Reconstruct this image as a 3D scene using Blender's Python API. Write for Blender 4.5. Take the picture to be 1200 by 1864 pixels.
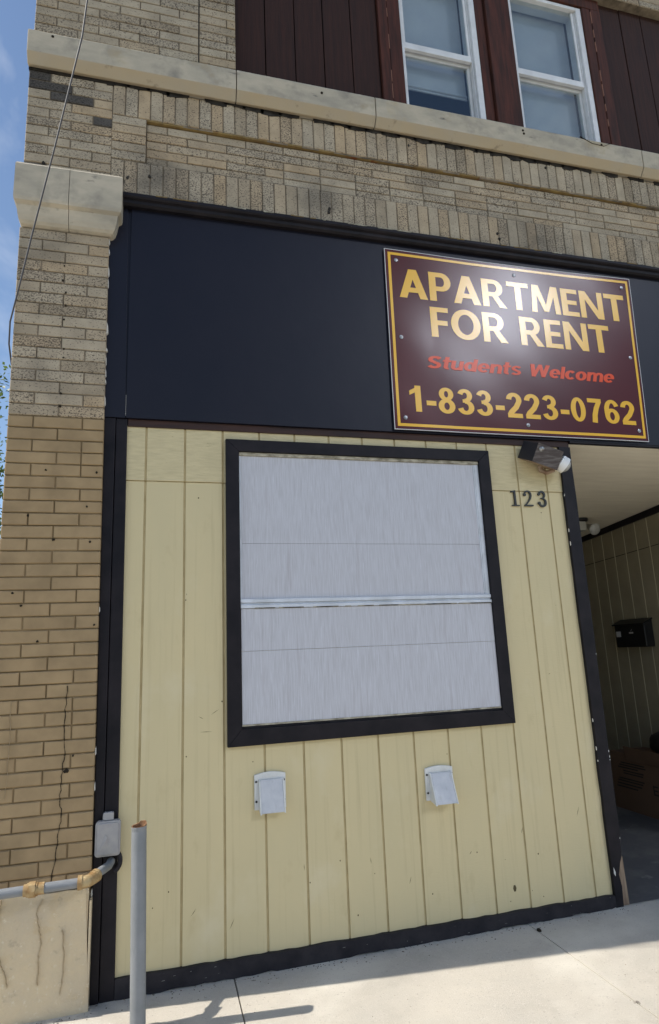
import bpy, bmesh, math, random
from mathutils import Vector, Matrix, noise as mnoise
random.seed(7)
R = math.radians
scene = bpy.context.scene
for o in list(bpy.data.objects): bpy.data.objects.remove(o)
COL = scene.collection

# ------------------------------------------------------------------ camera
CAM = Vector((0.28115, -3.35179, 1.39289))
YAW, PITCH, ROLL = 0.269779, 0.216127, -0.042789
cam_d = bpy.data.cameras.new('camera'); cam = bpy.data.objects.new('camera', cam_d); COL.objects.link(cam)
fw = Vector((math.sin(YAW)*math.cos(PITCH), math.cos(YAW)*math.cos(PITCH), math.sin(PITCH)))
r0 = Vector((math.cos(YAW), -math.sin(YAW), 0)); u0 = r0.cross(fw)
rt = math.cos(ROLL)*r0 + math.sin(ROLL)*u0; up = -math.sin(ROLL)*r0 + math.cos(ROLL)*u0
cam.matrix_world = Matrix(((rt.x, up.x, -fw.x, CAM.x), (rt.y, up.y, -fw.y, CAM.y), (rt.z, up.z, -fw.z, CAM.z), (0, 0, 0, 1)))
cam_d.sensor_fit = 'VERTICAL'; cam_d.sensor_height = 36; cam_d.lens = 36*1142.96/1864
cam_d.clip_end = 2000; cam_d.clip_start = 0.05
scene.camera = cam

# ------------------------------------------------------------------ light
SUN_EL = R(48); SUN_AZ = math.atan2(-0.9934, 0.115)          # bearing of the sun, from +Y towards +X
SUN_STRENGTH, SKY_STRENGTH, EXPOSURE = 4.5, 0.122, 0.33
w = bpy.data.worlds.new('World'); scene.world = w; w.use_nodes = True
nt = w.node_tree; nt.nodes.clear()
def N(t, kind, **kw):
    n = t.nodes.new(kind)
    for k, v in kw.items(): setattr(n, k, v)
    return n
sky = N(nt, 'ShaderNodeTexSky', sky_type='NISHITA', sun_disc=False, sun_elevation=SUN_EL, sun_rotation=SUN_AZ)
sky.air_density = 1.0; sky.dust_density = 0.25; sky.ozone_density = 1.2
tc = N(nt, 'ShaderNodeTexCoord')
cn = N(nt, 'ShaderNodeTexNoise'); cn.inputs['Scale'].default_value = 3.2; cn.inputs['Detail'].default_value = 6; cn.inputs['Roughness'].default_value = 0.55; cn.inputs['Distortion'].default_value = 0.4
nt.links.new(tc.outputs['Generated'], cn.inputs['Vector'])
cr = N(nt, 'ShaderNodeMapRange'); cr.inputs['From Min'].default_value = 0.52; cr.inputs['From Max'].default_value = 0.80; cr.inputs['To Max'].default_value = 0.55
nt.links.new(cn.outputs['Fac'], cr.inputs['Value'])
mx = N(nt, 'ShaderNodeMix', data_type='RGBA'); mx.inputs['B'].default_value = (8.0, 8.1, 8.3, 1)
nt.links.new(cr.outputs['Result'], mx.inputs['Factor']); nt.links.new(sky.outputs['Color'], mx.inputs['A'])
# added bright spot in the sky, aimed so the sign reflects it as glare
dp = N(nt, 'ShaderNodeVectorMath', operation='DOT_PRODUCT'); dp.inputs[1].default_value = Vector((0.480, -0.735, 0.468)).normalized()
nt.links.new(tc.outputs['Generated'], dp.inputs[0])
cr2 = N(nt, 'ShaderNodeMapRange', interpolation_type='SMOOTHSTEP'); cr2.inputs['From Min'].default_value = math.cos(R(5.5)); cr2.inputs['From Max'].default_value = math.cos(R(2))
nt.links.new(dp.outputs['Value'], cr2.inputs['Value'])
mx2 = N(nt, 'ShaderNodeMix', data_type='RGBA'); mx2.inputs['B'].default_value = (205, 216, 245, 1)
nt.links.new(cr2.outputs['Result'], mx2.inputs['Factor']); nt.links.new(mx.outputs['Result'], mx2.inputs['A'])
bg = N(nt, 'ShaderNodeBackground'); bg.inputs['Strength'].default_value = SKY_STRENGTH
nt.links.new(mx2.outputs['Result'], bg.inputs['Color'])
wo = N(nt, 'ShaderNodeOutputWorld'); nt.links.new(bg.outputs['Background'], wo.inputs['Surface'])
sd = bpy.data.lights.new('sun', 'SUN'); sd.energy = SUN_STRENGTH; sd.angle = R(0.55); sd.color = (1.0, 0.94, 0.85)
so = bpy.data.objects.new('sun', sd); COL.objects.link(so)
S = Vector((math.sin(SUN_AZ)*math.cos(SUN_EL), math.cos(SUN_AZ)*math.cos(SUN_EL), math.sin(SUN_EL)))
so.rotation_euler = S.to_track_quat('Z', 'Y').to_euler(); so.location = (-6, 3, 12)
vs = scene.view_settings; vs.view_transform = 'Standard'; vs.look = 'None'; vs.exposure = EXPOSURE; vs.gamma = 1; vs.use_curve_mapping = False
scene.render.engine = 'CYCLES'
scene.cycles.max_bounces = 10; scene.cycles.diffuse_bounces = 6

# ------------------------------------------------------------------ materials
def lin(c):
    return tuple(((v/255)/12.92 if v/255 <= 0.04045 else ((v/255+0.055)/1.055)**2.4) for v in c)
MATS = {}
def mat(name, base, rough=0.6, spec=0.5, metal=0.0, var=None, vscale=6, stretch=(1, 1, 1), vdetail=5, vr=(0.35, 0.65),
        bump=0.0, bscale=80, bstretch=None, bdist=0.004, coat=0.0, spots=None):
    """base colour mixed with `var` through stretched noise; `spots` = (colour, scale, lo, hi) blotches; noise bump."""
    if name in MATS: return MATS[name]
    m = bpy.data.materials.new(name); m.use_nodes = True; t = m.node_tree; b = t.nodes['Principled BSDF']
    b.inputs['Roughness'].default_value = rough; b.inputs['Metallic'].default_value = metal; b.inputs['Specular IOR Level'].default_value = spec
    b.inputs['Coat Weight'].default_value = coat
    b.inputs['Base Color'].default_value = (*base, 1)
    c = N(t, 'ShaderNodeTexCoord')
    def nz(scale, st, detail=vdetail):
        mp = N(t, 'ShaderNodeMapping'); mp.inputs['Scale'].default_value = st
        t.links.new(c.outputs['Object'], mp.inputs['Vector'])
        n = N(t, 'ShaderNodeTexNoise'); n.inputs['Scale'].default_value = scale; n.inputs['Detail'].default_value = detail; n.inputs['Roughness'].default_value = 0.6
        t.links.new(mp.outputs['Vector'], n.inputs['Vector']); return n
    out = None
    if var is not None:
        n = nz(vscale, stretch); r = N(t, 'ShaderNodeMapRange'); r.inputs['From Min'].default_value = vr[0]; r.inputs['From Max'].default_value = vr[1]
        t.links.new(n.outputs['Fac'], r.inputs['Value'])
        x = N(t, 'ShaderNodeMix', data_type='RGBA'); x.inputs['A'].default_value = (*base, 1); x.inputs['B'].default_value = (*var, 1)
        t.links.new(r.outputs['Result'], x.inputs['Factor']); out = x.outputs['Result']
    for sp in (spots or []):
        col, sc, lo, hi = sp[:4]; st = sp[4] if len(sp) > 4 else (1, 1, 1)
        n = nz(sc, st, 4); r = N(t, 'ShaderNodeMapRange'); r.inputs['From Min'].default_value = lo; r.inputs['From Max'].default_value = hi
        t.links.new(n.outputs['Fac'], r.inputs['Value'])
        x = N(t, 'ShaderNodeMix', data_type='RGBA'); x.inputs['B'].default_value = (*col, 1)
        if out: t.links.new(out, x.inputs['A'])
        else: x.inputs['A'].default_value = (*base, 1)
        t.links.new(r.outputs['Result'], x.inputs['Factor']); out = x.outputs['Result']
    if out: t.links.new(out, b.inputs['Base Color'])
    if bump:
        n = nz(bscale, bstretch or (1, 1, 1), 6); bp = N(t, 'ShaderNodeBump'); bp.inputs['Strength'].default_value = bump; bp.inputs['Distance'].default_value = bdist
        t.links.new(n.outputs['Fac'], bp.inputs['Height']); t.links.new(bp.outputs['Normal'], b.inputs['Normal'])
    MATS[name] = m; return m

def brick_mat(name, cols, speck, speck_col, speck_thr):
    """per-brick colour from the face attribute 'rnd', dark iron specks whose amount changes brick by brick."""
    m = bpy.data.materials.new(name); m.use_nodes = True; t = m.node_tree; b = t.nodes['Principled BSDF']
    b.inputs['Roughness'].default_value = 0.85; b.inputs['Specular IOR Level'].default_value = 0.25
    a = N(t, 'ShaderNodeAttribute', attribute_name='rnd')
    ramp = N(t, 'ShaderNodeValToRGB'); e = ramp.color_ramp.elements
    e[0].position = 0; e[0].color = (*cols[0], 1); e[1].position = 1; e[1].color = (*cols[-1], 1)
    for i, c_ in enumerate(cols[1:-1]):
        q = e.new((i+1)/(len(cols)-1)); q.color = (*c_, 1)
    t.links.new(a.outputs['Fac'], ramp.inputs['Fac'])
    tcn = N(t, 'ShaderNodeTexCoord')
    n1 = N(t, 'ShaderNodeTexNoise'); n1.inputs['Scale'].default_value = 9; n1.inputs['Detail'].default_value = 5
    t.links.new(tcn.outputs['Object'], n1.inputs['Vector'])
    hs = N(t, 'ShaderNodeMapRange'); hs.inputs['From Min'].default_value = 0.3; hs.inputs['From Max'].default_value = 0.7; hs.inputs['To Min'].default_value = 0.82; hs.inputs['To Max'].default_value = 1.12
    t.links.new(n1.outputs['Fac'], hs.inputs['Value'])
    mul = N(t, 'ShaderNodeMix', data_type='RGBA', blend_type='MULTIPLY'); mul.inputs['Factor'].default_value = 1
    t.links.new(ramp.outputs['Color'], mul.inputs['A']); t.links.new(hs.outputs['Result'], mul.inputs['B'])
    col = mul.outputs['Result']
    n2 = N(t, 'ShaderNodeTexNoise'); n2.inputs['Scale'].default_value = 125; n2.inputs['Detail'].default_value = 2.5; n2.inputs['Roughness'].default_value = 0.65; n2.inputs['Distortion'].default_value = 0.6
    mp = N(t, 'ShaderNodeMapping'); mp.inputs['Scale'].default_value = (0.8, 0.8, 1.1)
    t.links.new(tcn.outputs['Object'], mp.inputs['Vector']); t.links.new(mp.outputs['Vector'], n2.inputs['Vector'])
    if speck:
        # second random from the first
        f = N(t, 'ShaderNodeMath', operation='MULTIPLY'); f.inputs[1].default_value = 37.7
        g = N(t, 'ShaderNodeMath', operation='FRACT'); t.links.new(a.outputs['Fac'], f.inputs[0]); t.links.new(f.outputs[0], g.inputs[0])
        lo = N(t, 'ShaderNodeMapRange'); lo.inputs['To Min'].default_value = speck_thr[0]; lo.inputs['To Max'].default_value = speck_thr[1]
        t.links.new(g.outputs[0], lo.inputs['Value'])
        sub = N(t, 'ShaderNodeMath', operation='SUBTRACT'); t.links.new(n2.outputs['Fac'], sub.inputs[0]); t.links.new(lo.outputs['Result'], sub.inputs[1])
        sh = N(t, 'ShaderNodeMapRange'); sh.inputs['From Min'].default_value = 0; sh.inputs['From Max'].default_value = 0.05; sh.inputs['To Max'].default_value = 0.85
        t.links.new(sub.outputs[0], sh.inputs['Value'])
        x = N(t, 'ShaderNodeMix', data_type='RGBA'); x.inputs['B'].default_value = (*speck_col, 1)
        t.links.new(col, x.inputs['A']); t.links.new(sh.outputs['Result'], x.inputs['Factor']); col = x.outputs['Result']
        # soot patches
        n3 = N(t, 'ShaderNodeTexNoise'); n3.inputs['Scale'].default_value = 2.1; n3.inputs['Detail'].default_value = 6; t.links.new(tcn.outputs['Object'], n3.inputs['Vector'])
        s3 = N(t, 'ShaderNodeMapRange'); s3.inputs['From Min'].default_value = 0.56; s3.inputs['From Max'].default_value = 0.78; s3.inputs['To Max'].default_value = 0.7
        t.links.new(n3.outputs['Fac'], s3.inputs['Value'])
        x3 = N(t, 'ShaderNodeMix', data_type='RGBA'); x3.inputs['B'].default_value = (0.06, 0.055, 0.05, 1)
        t.links.new(col, x3.inputs['A']); t.links.new(s3.outputs['Result'], x3.inputs['Factor']); col = x3.outputs['Result']
    t.links.new(col, b.inputs['Base Color'])
    bp = N(t, 'ShaderNodeBump'); bp.inputs['Strength'].default_value = 0.5; bp.inputs['Distance'].default_value = 0.003 if speck else 0.0015; bp.invert = bool(speck)
    t.links.new(n2.outputs['Fac'], bp.inputs['Height']); t.links.new(bp.outputs['Normal'], b.inputs['Normal'])
    return m

RAW = brick_mat('speckled_brick', [(0.34, 0.275, 0.19), (0.40, 0.33, 0.235), (0.43, 0.36, 0.26), (0.38, 0.32, 0.235), (0.43, 0.325, 0.205), (0.42, 0.355, 0.26)], True, (0.085, 0.066, 0.05), (0.49, 0.615))
SOOTY = brick_mat('sooty_brick', [(0.075, 0.068, 0.06), (0.12, 0.105, 0.09)], True, (0.025, 0.022, 0.02), (0.48, 0.62))
PAINTED = brick_mat('painted_brick', [(0.315, 0.222, 0.12), (0.34, 0.243, 0.133), (0.325, 0.23, 0.125)], False, (0, 0, 0), (0, 1))
MORTAR = mat('mortar', (0.26, 0.21, 0.15), 0.95, 0.2, var=(0.11, 0.09, 0.065), vscale=11, bump=0.5, bscale=160)
PMORTAR = mat('painted_mortar', (0.135, 0.094, 0.048), 0.9, 0.2, var=(0.27, 0.19, 0.10), vscale=4, vr=(0.46, 0.66), bump=0.4, bscale=140)
STONE = mat('limestone', (0.51, 0.445, 0.34), 0.9, 0.25, var=(0.35, 0.315, 0.25), vscale=3.5, stretch=(1, 1, 2.2), bump=0.35, bscale=120, bdist=0.002,
            spots=[((0.20, 0.185, 0.16), 5, 0.54, 0.80), ((0.50, 0.38, 0.20), 2.5, 0.60, 0.80), ((0.14, 0.13, 0.115), 13, 0.66, 0.76, (0.5, 1, 1.4))])
STONEY = mat('stained_bounce_lit_limestone', (0.43, 0.345, 0.225), 0.9, 0.25, var=(0.40, 0.34, 0.25), vscale=4, bump=0.35, bscale=120, bdist=0.002, spots=[((0.16, 0.13, 0.09), 9, 0.62, 0.76)])  # dirt stain plus warm ground bounce, both painted into the chamfer colour
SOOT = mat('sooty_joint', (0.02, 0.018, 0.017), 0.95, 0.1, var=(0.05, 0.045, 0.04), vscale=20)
RUSTJ = mat('ochre_joint', (0.27, 0.19, 0.075), 0.95, 0.1, var=(0.13, 0.085, 0.045), vscale=9, bump=0.6, bscale=90, spots=[((0.19, 0.065, 0.03), 7, 0.62, 0.70)])
CREAM = mat('cream_paint', (0.61, 0.51, 0.295), 0.55, 0.35, var=(0.57, 0.485, 0.285), vscale=2.2, stretch=(1, 1, 0.5), bump=0.22, bscale=26, bstretch=(1.0, 1.0, 5.0), bdist=0.003,
            spots=[((0.48, 0.39, 0.21), 7, 0.60, 0.85, (1, 1, 0.5)), ((0.50, 0.415, 0.235), 5, 0.54, 0.80, (7, 1, 0.22)), ((0.63, 0.55, 0.36), 3, 0.56, 0.8, (1, 1, 0.7)), ((0.36, 0.29, 0.16), 38, 0.73, 0.80)])
CREAMG = mat('cream_groove', (0.48, 0.385, 0.21), 0.7, 0.2, var=(0.38, 0.30, 0.155), vscale=9)
CREAMTOP = mat('rough_cream_paint', (0.61, 0.52, 0.31), 0.6, 0.3, var=(0.52, 0.44, 0.26), vscale=10, stretch=(1, 1, 7), bump=0.55, bscale=22, bstretch=(0.6, 1, 7.0), bdist=0.005,
            spots=[((0.20, 0.15, 0.075), 30, 0.66, 0.75, (0.4, 1, 2.4))])
SCUFF = mat('scuff', (0.11, 0.085, 0.045), 0.9, 0.1)
BLACK = mat('black_paint', (0.0085, 0.0078, 0.0105), 0.5, 0.16, var=(0.018, 0.015, 0.018), vscale=7, bump=0.15, bscale=60, bdist=0.002, spots=[((0.10, 0.09, 0.085), 70, 0.74, 0.80)])
BASEBLK = mat('scuffed_black_paint', (0.014, 0.0125, 0.016), 0.6, 0.2, var=(0.028, 0.025, 0.028), vscale=10, bump=0.5, bscale=50, bdist=0.004, spots=[((0.22, 0.2, 0.18), 40, 0.70, 0.78, (0.5, 1, 2))])
NAVY = mat('dark_fascia_paint', (0.0075, 0.0082, 0.0165), 0.40, 0.26, var=(0.010, 0.010, 0.018), vscale=1.6, bump=0.22, bscale=3.0, bdist=0.01, spots=[((0.09, 0.09, 0.1), 26, 0.76, 0.80)])
BROWNLIP = mat('dark_brown_lip', (0.022, 0.012, 0.011), 0.6, 0.3, var=(0.05, 0.022, 0.016), vscale=6, stretch=(0.3, 1, 3))
PLANK = mat('dark_stained_plank', (0.031, 0.0165, 0.0135), 0.65, 0.14, var=(0.046, 0.021, 0.0155), vscale=5, stretch=(9, 1, 0.5), bump=0.35, bscale=12, bstretch=(12, 1, 0.6), bdist=0.003,
            spots=[((0.075, 0.024, 0.018), 3, 0.60, 0.85, (3, 1, 0.6))])
CASING = mat('red_brown_casing', (0.090, 0.028, 0.017), 0.65, 0.18, var=(0.036, 0.0155, 0.011), vscale=4, stretch=(8, 1, 0.6), bump=0.3, bscale=12, bstretch=(10, 1, 0.6), bdist=0.003)
VINYL = mat('white_vinyl', (0.72, 0.72, 0.72), 0.4, 0.5, var=(0.6, 0.6, 0.6), vscale=8)
BLIND = mat('roller_blind', (0.60, 0.60, 0.62), 0.9, 0.1, var=(0.53, 0.53, 0.56), vscale=3)
PANEL = mat('grained_white_panel', (0.52, 0.52, 0.555), 0.55, 0.3, var=(0.41, 0.405, 0.425), vscale=9, stretch=(20, 1, 0.8), vdetail=6, vr=(0.40, 0.75), bump=0.1, bscale=30, bstretch=(6, 1, 0.3),
            spots=[((0.60, 0.61, 0.66), 14, 0.58, 0.74, (18, 1, 0.6)), ((0.40, 0.38, 0.40), 5, 0.56, 0.8, (8, 1, 0.5))])
WFRAME = mat('pale_frame_paint', (0.62, 0.65, 0.70), 0.5, 0.4, var=(0.50, 0.52, 0.55), vscale=9)
DIRTY = mat('dirty_cream_caulk', (0.50, 0.46, 0.36), 0.9, 0.2, var=(0.17, 0.15, 0.11), vscale=18, stretch=(1, 1, 2))
PALEDIRT = mat('pale_scuff', (0.16, 0.15, 0.14), 0.9, 0.2)
CHIP = mat('bare_white_chip', (0.62, 0.60, 0.55), 0.9, 0.2)
WOOD = mat('splintered_wood', (0.34, 0.25, 0.17), 0.9, 0.2, var=(0.17, 0.12, 0.085), vscale=7, stretch=(6, 1, 0.7), bump=0.6, bscale=14, bstretch=(7, 1, 0.6))
CEIL = mat('ceiling_paint', (0.80, 0.74, 0.60), 0.7, 0.3, var=(0.72, 0.66, 0.53), vscale=5, stretch=(0.5, 3, 1), bump=0.35, bscale=9, bstretch=(0.7, 5, 1), bdist=0.006)
ALCOVE = mat('shaded_cream_alcove_paint', (0.31, 0.27, 0.185), 0.6, 0.3, var=(0.26, 0.225, 0.155), vscale=4, bump=0.2, bscale=30)  # cream siding paint darkened, the alcove's shade put into the colour
ALCOVEG = mat('edge_lit_alcove_groove', (0.48, 0.43, 0.30), 0.7, 0.2)  # paler than the wall: light caught on groove edges, painted in
CONC = mat('concrete', (0.53, 0.485, 0.41), 0.9, 0.2, var=(0.46, 0.425, 0.365), vscale=2.2, bump=0.6, bscale=190, bdist=0.003,
           spots=[((0.40, 0.365, 0.31), 4, 0.54, 0.80), ((0.62, 0.58, 0.50), 1.3, 0.56, 0.75), ((0.28, 0.25, 0.21), 45, 0.68, 0.76), ((0.60, 0.56, 0.50), 150, 0.58, 0.72), ((0.33, 0.30, 0.26), 110, 0.60, 0.74), ((0.16, 0.14, 0.12), 9, 0.74, 0.79)])
JOINT = mat('pavement_joint', (0.09, 0.08, 0.065), 0.95, 0.1)
STUCCO = mat('cracked_stucco', (0.62, 0.50, 0.325), 0.9, 0.2, var=(0.53, 0.44, 0.31), vscale=4, bump=0.9, bscale=38, bdist=0.008,
             spots=[((0.50, 0.34, 0.15), 5, 0.58, 0.82), ((0.34, 0.28, 0.20), 15, 0.62, 0.78), ((0.66, 0.58, 0.43), 40, 0.6, 0.75)])
HAIR = mat('hairline_crack', (0.40, 0.315, 0.20), 1.0, 0.0)
CRACK = mat('crack', (0.03, 0.024, 0.018), 1.0, 0.0)
FLOOR = mat('dirty_entry_floor', (0.10, 0.098, 0.098), 0.8, 0.3, var=(0.16, 0.15, 0.14), vscale=4, vr=(0.5, 0.75), bump=0.4, bscale=60, spots=[((0.28, 0.26, 0.24), 9, 0.62, 0.78)])
GREY = mat('grey_pipe_paint', (0.235, 0.243, 0.25), 0.5, 0.35, var=(0.19, 0.20, 0.205), vscale=8, bump=0.12, bscale=60, bdist=0.002, spots=[((0.13, 0.10, 0.08), 28, 0.72, 0.78), ((0.55, 0.55, 0.52), 34, 0.68, 0.8)])
RUST = mat('rusty_yellow_fitting', (0.44, 0.33, 0.17), 0.7, 0.3, var=(0.28, 0.16, 0.06), vscale=22, bump=0.4, bscale=90)
RUSTD = mat('raw_rust', (0.16, 0.075, 0.035), 0.9, 0.2, var=(0.30, 0.17, 0.09), vscale=40)
BOXGREY = mat('weathered_grey_cover', (0.30, 0.29, 0.29), 0.5, 0.4, var=(0.38, 0.36, 0.34), vscale=14, bump=0.2, bscale=40)
VENTW = mat('vent_white_plastic', (0.68, 0.68, 0.66), 0.45, 0.4, var=(0.60, 0.60, 0.58), vscale=12)
VENTG = mat('vent_grey_flap', (0.44, 0.45, 0.48), 0.45, 0.4, var=(0.58, 0.58, 0.59), vscale=11, spots=[((0.36, 0.35, 0.34), 20, 0.6, 0.8, (2, 1, .5))])
SCREW = mat('screw_metal', (0.42, 0.43, 0.44), 0.35, 0.5, metal=0.8, var=(0.2, 0.18, 0.16), vscale=60)
DARKS = mat('dark_screw', (0.03, 0.028, 0.026), 0.6)
NUMM = mat('black_numeral_paint', (0.012, 0.011, 0.010), 0.35, 0.5)
HOUSING = mat('weathered_brown_housing', (0.055, 0.042, 0.040), 0.5, 0.45, var=(0.16, 0.145, 0.14), vscale=9, stretch=(1.2, 1, 9), vr=(0.45, 0.72), bump=0.3, bscale=18, bstretch=(1.2, 1, 9))
HOUSED = mat('housing_black', (0.012, 0.011, 0.014), 0.5)
COPPER = mat('housing_brown_edge', (0.20, 0.11, 0.06), 0.5, 0.4, var=(0.36, 0.28, 0.20), vscale=14)
WHITE = mat('white_lamp_enamel', (0.80, 0.79, 0.76), 0.4, 0.4)
BULB = mat('lamp_glass', (0.30, 0.30, 0.29), 0.12, 0.8, var=(0.42, 0.42, 0.40), vscale=20)
PORC = mat('dull_lamp_grey', (0.42, 0.41, 0.37), 0.5)
CARD = mat('cardboard', (0.165, 0.10, 0.065), 0.85, 0.2, var=(0.14, 0.085, 0.054), vscale=4)
INK = mat('carton_ink', (0.03, 0.022, 0.018), 0.8)
MBOX = mat('black_mailbox_metal', (0.008, 0.008, 0.009), 0.45)
PALE = mat('pale_label', (0.45, 0.45, 0.46), 0.7)
BAG = mat('dark_bundle_cloth', (0.010, 0.010, 0.011), 0.7, var=(0.02, 0.02, 0.02), vscale=8)
CABLE = mat('cable_sheath', (0.055, 0.052, 0.055), 0.5)
SIGN = mat('maroon_vinyl', (0.086, 0.0122, 0.0105), 0.20, 0.30, var=(0.074, 0.0115, 0.0105), vscale=2, coat=0.0, bump=0.03, bscale=5, bdist=0.01)
GOLD = mat('gold_vinyl', (0.84, 0.455, 0.010), 0.20, 0.58)
ORANGE = mat('red_orange_vinyl', (0.74, 0.080, 0.020), 0.25, 0.22)
SIGNEDGE = mat('sign_edge', (0.6, 0.58, 0.56), 0.4)
ASPH = mat('pale_concrete_road', (0.36, 0.34, 0.30), 0.9, 0.2, var=(0.30, 0.285, 0.255), vscale=1.5, bump=0.5, bscale=120)
GRASS = mat('verge', (0.06, 0.085, 0.03), 0.95, 0.1, var=(0.09, 0.10, 0.045), vscale=3)
BARK = mat('bark', (0.10, 0.075, 0.055), 0.95, 0.1, var=(0.05, 0.04, 0.03), vscale=12, bump=0.6, bscale=30)
ROOM = mat('dim_room', (0.10, 0.09, 0.085), 0.9)
ROOF = mat('roof_felt', (0.06, 0.06, 0.06), 0.95)

def leaf_mat():
    m = bpy.data.materials.new('leaf'); m.use_nodes = True; t = m.node_tree; b = t.nodes['Principled BSDF']
    a = N(t, 'ShaderNodeAttribute', attribute_name='rnd'); r = N(t, 'ShaderNodeValToRGB'); e = r.color_ramp.elements
    e[0].color = (0.045, 0.085, 0.02, 1); e[1].color = (0.13, 0.19, 0.045, 1)
    t.links.new(a.outputs['Fac'], r.inputs['Fac']); t.links.new(r.outputs['Color'], b.inputs['Base Color'])
    b.inputs['Roughness'].default_value = 0.5
    tr = N(t, 'ShaderNodeBsdfTranslucent'); t.links.new(r.outputs['Color'], tr.inputs['Color'])
    ms = N(t, 'ShaderNodeMixShader'); ms.inputs[0].default_value = 0.4
    t.links.new(b.outputs[0], ms.inputs[1]); t.links.new(tr.outputs[0], ms.inputs[2]); t.links.new(ms.outputs[0], t.nodes['Material Output'].inputs['Surface'])
    return m
LEAF = leaf_mat()
def glass_mat():
    m = bpy.data.materials.new('window_glass'); m.use_nodes = True; t = m.node_tree; t.nodes.remove(t.nodes['Principled BSDF'])
    tr = N(t, 'ShaderNodeBsdfTransparent'); tr.inputs['Color'].default_value = (0.88, 0.92, 0.93, 1)
    gl = N(t, 'ShaderNodeBsdfGlossy'); gl.inputs['Roughness'].default_value = 0.02
    lf = N(t, 'ShaderNodeLayerWeight'); lf.inputs['Blend'].default_value = 0.5
    pw = N(t, 'ShaderNodeMath', operation='POWER'); pw.inputs[1].default_value = 5; t.links.new(lf.outputs['Facing'], pw.inputs[0])
    lw = N(t, 'ShaderNodeMath', operation='MULTIPLY_ADD'); lw.inputs[1].default_value = 0.92; lw.inputs[2].default_value = 0.11; t.links.new(pw.outputs[0], lw.inputs[0])
    ms = N(t, 'ShaderNodeMixShader'); t.links.new(lw.outputs[0], ms.inputs[0]); t.links.new(tr.outputs[0], ms.inputs[1]); t.links.new(gl.outputs[0], ms.inputs[2])
    t.links.new(ms.outputs[0], t.nodes['Material Output'].inputs['Surface']); return m
GLASS = glass_mat()

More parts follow.
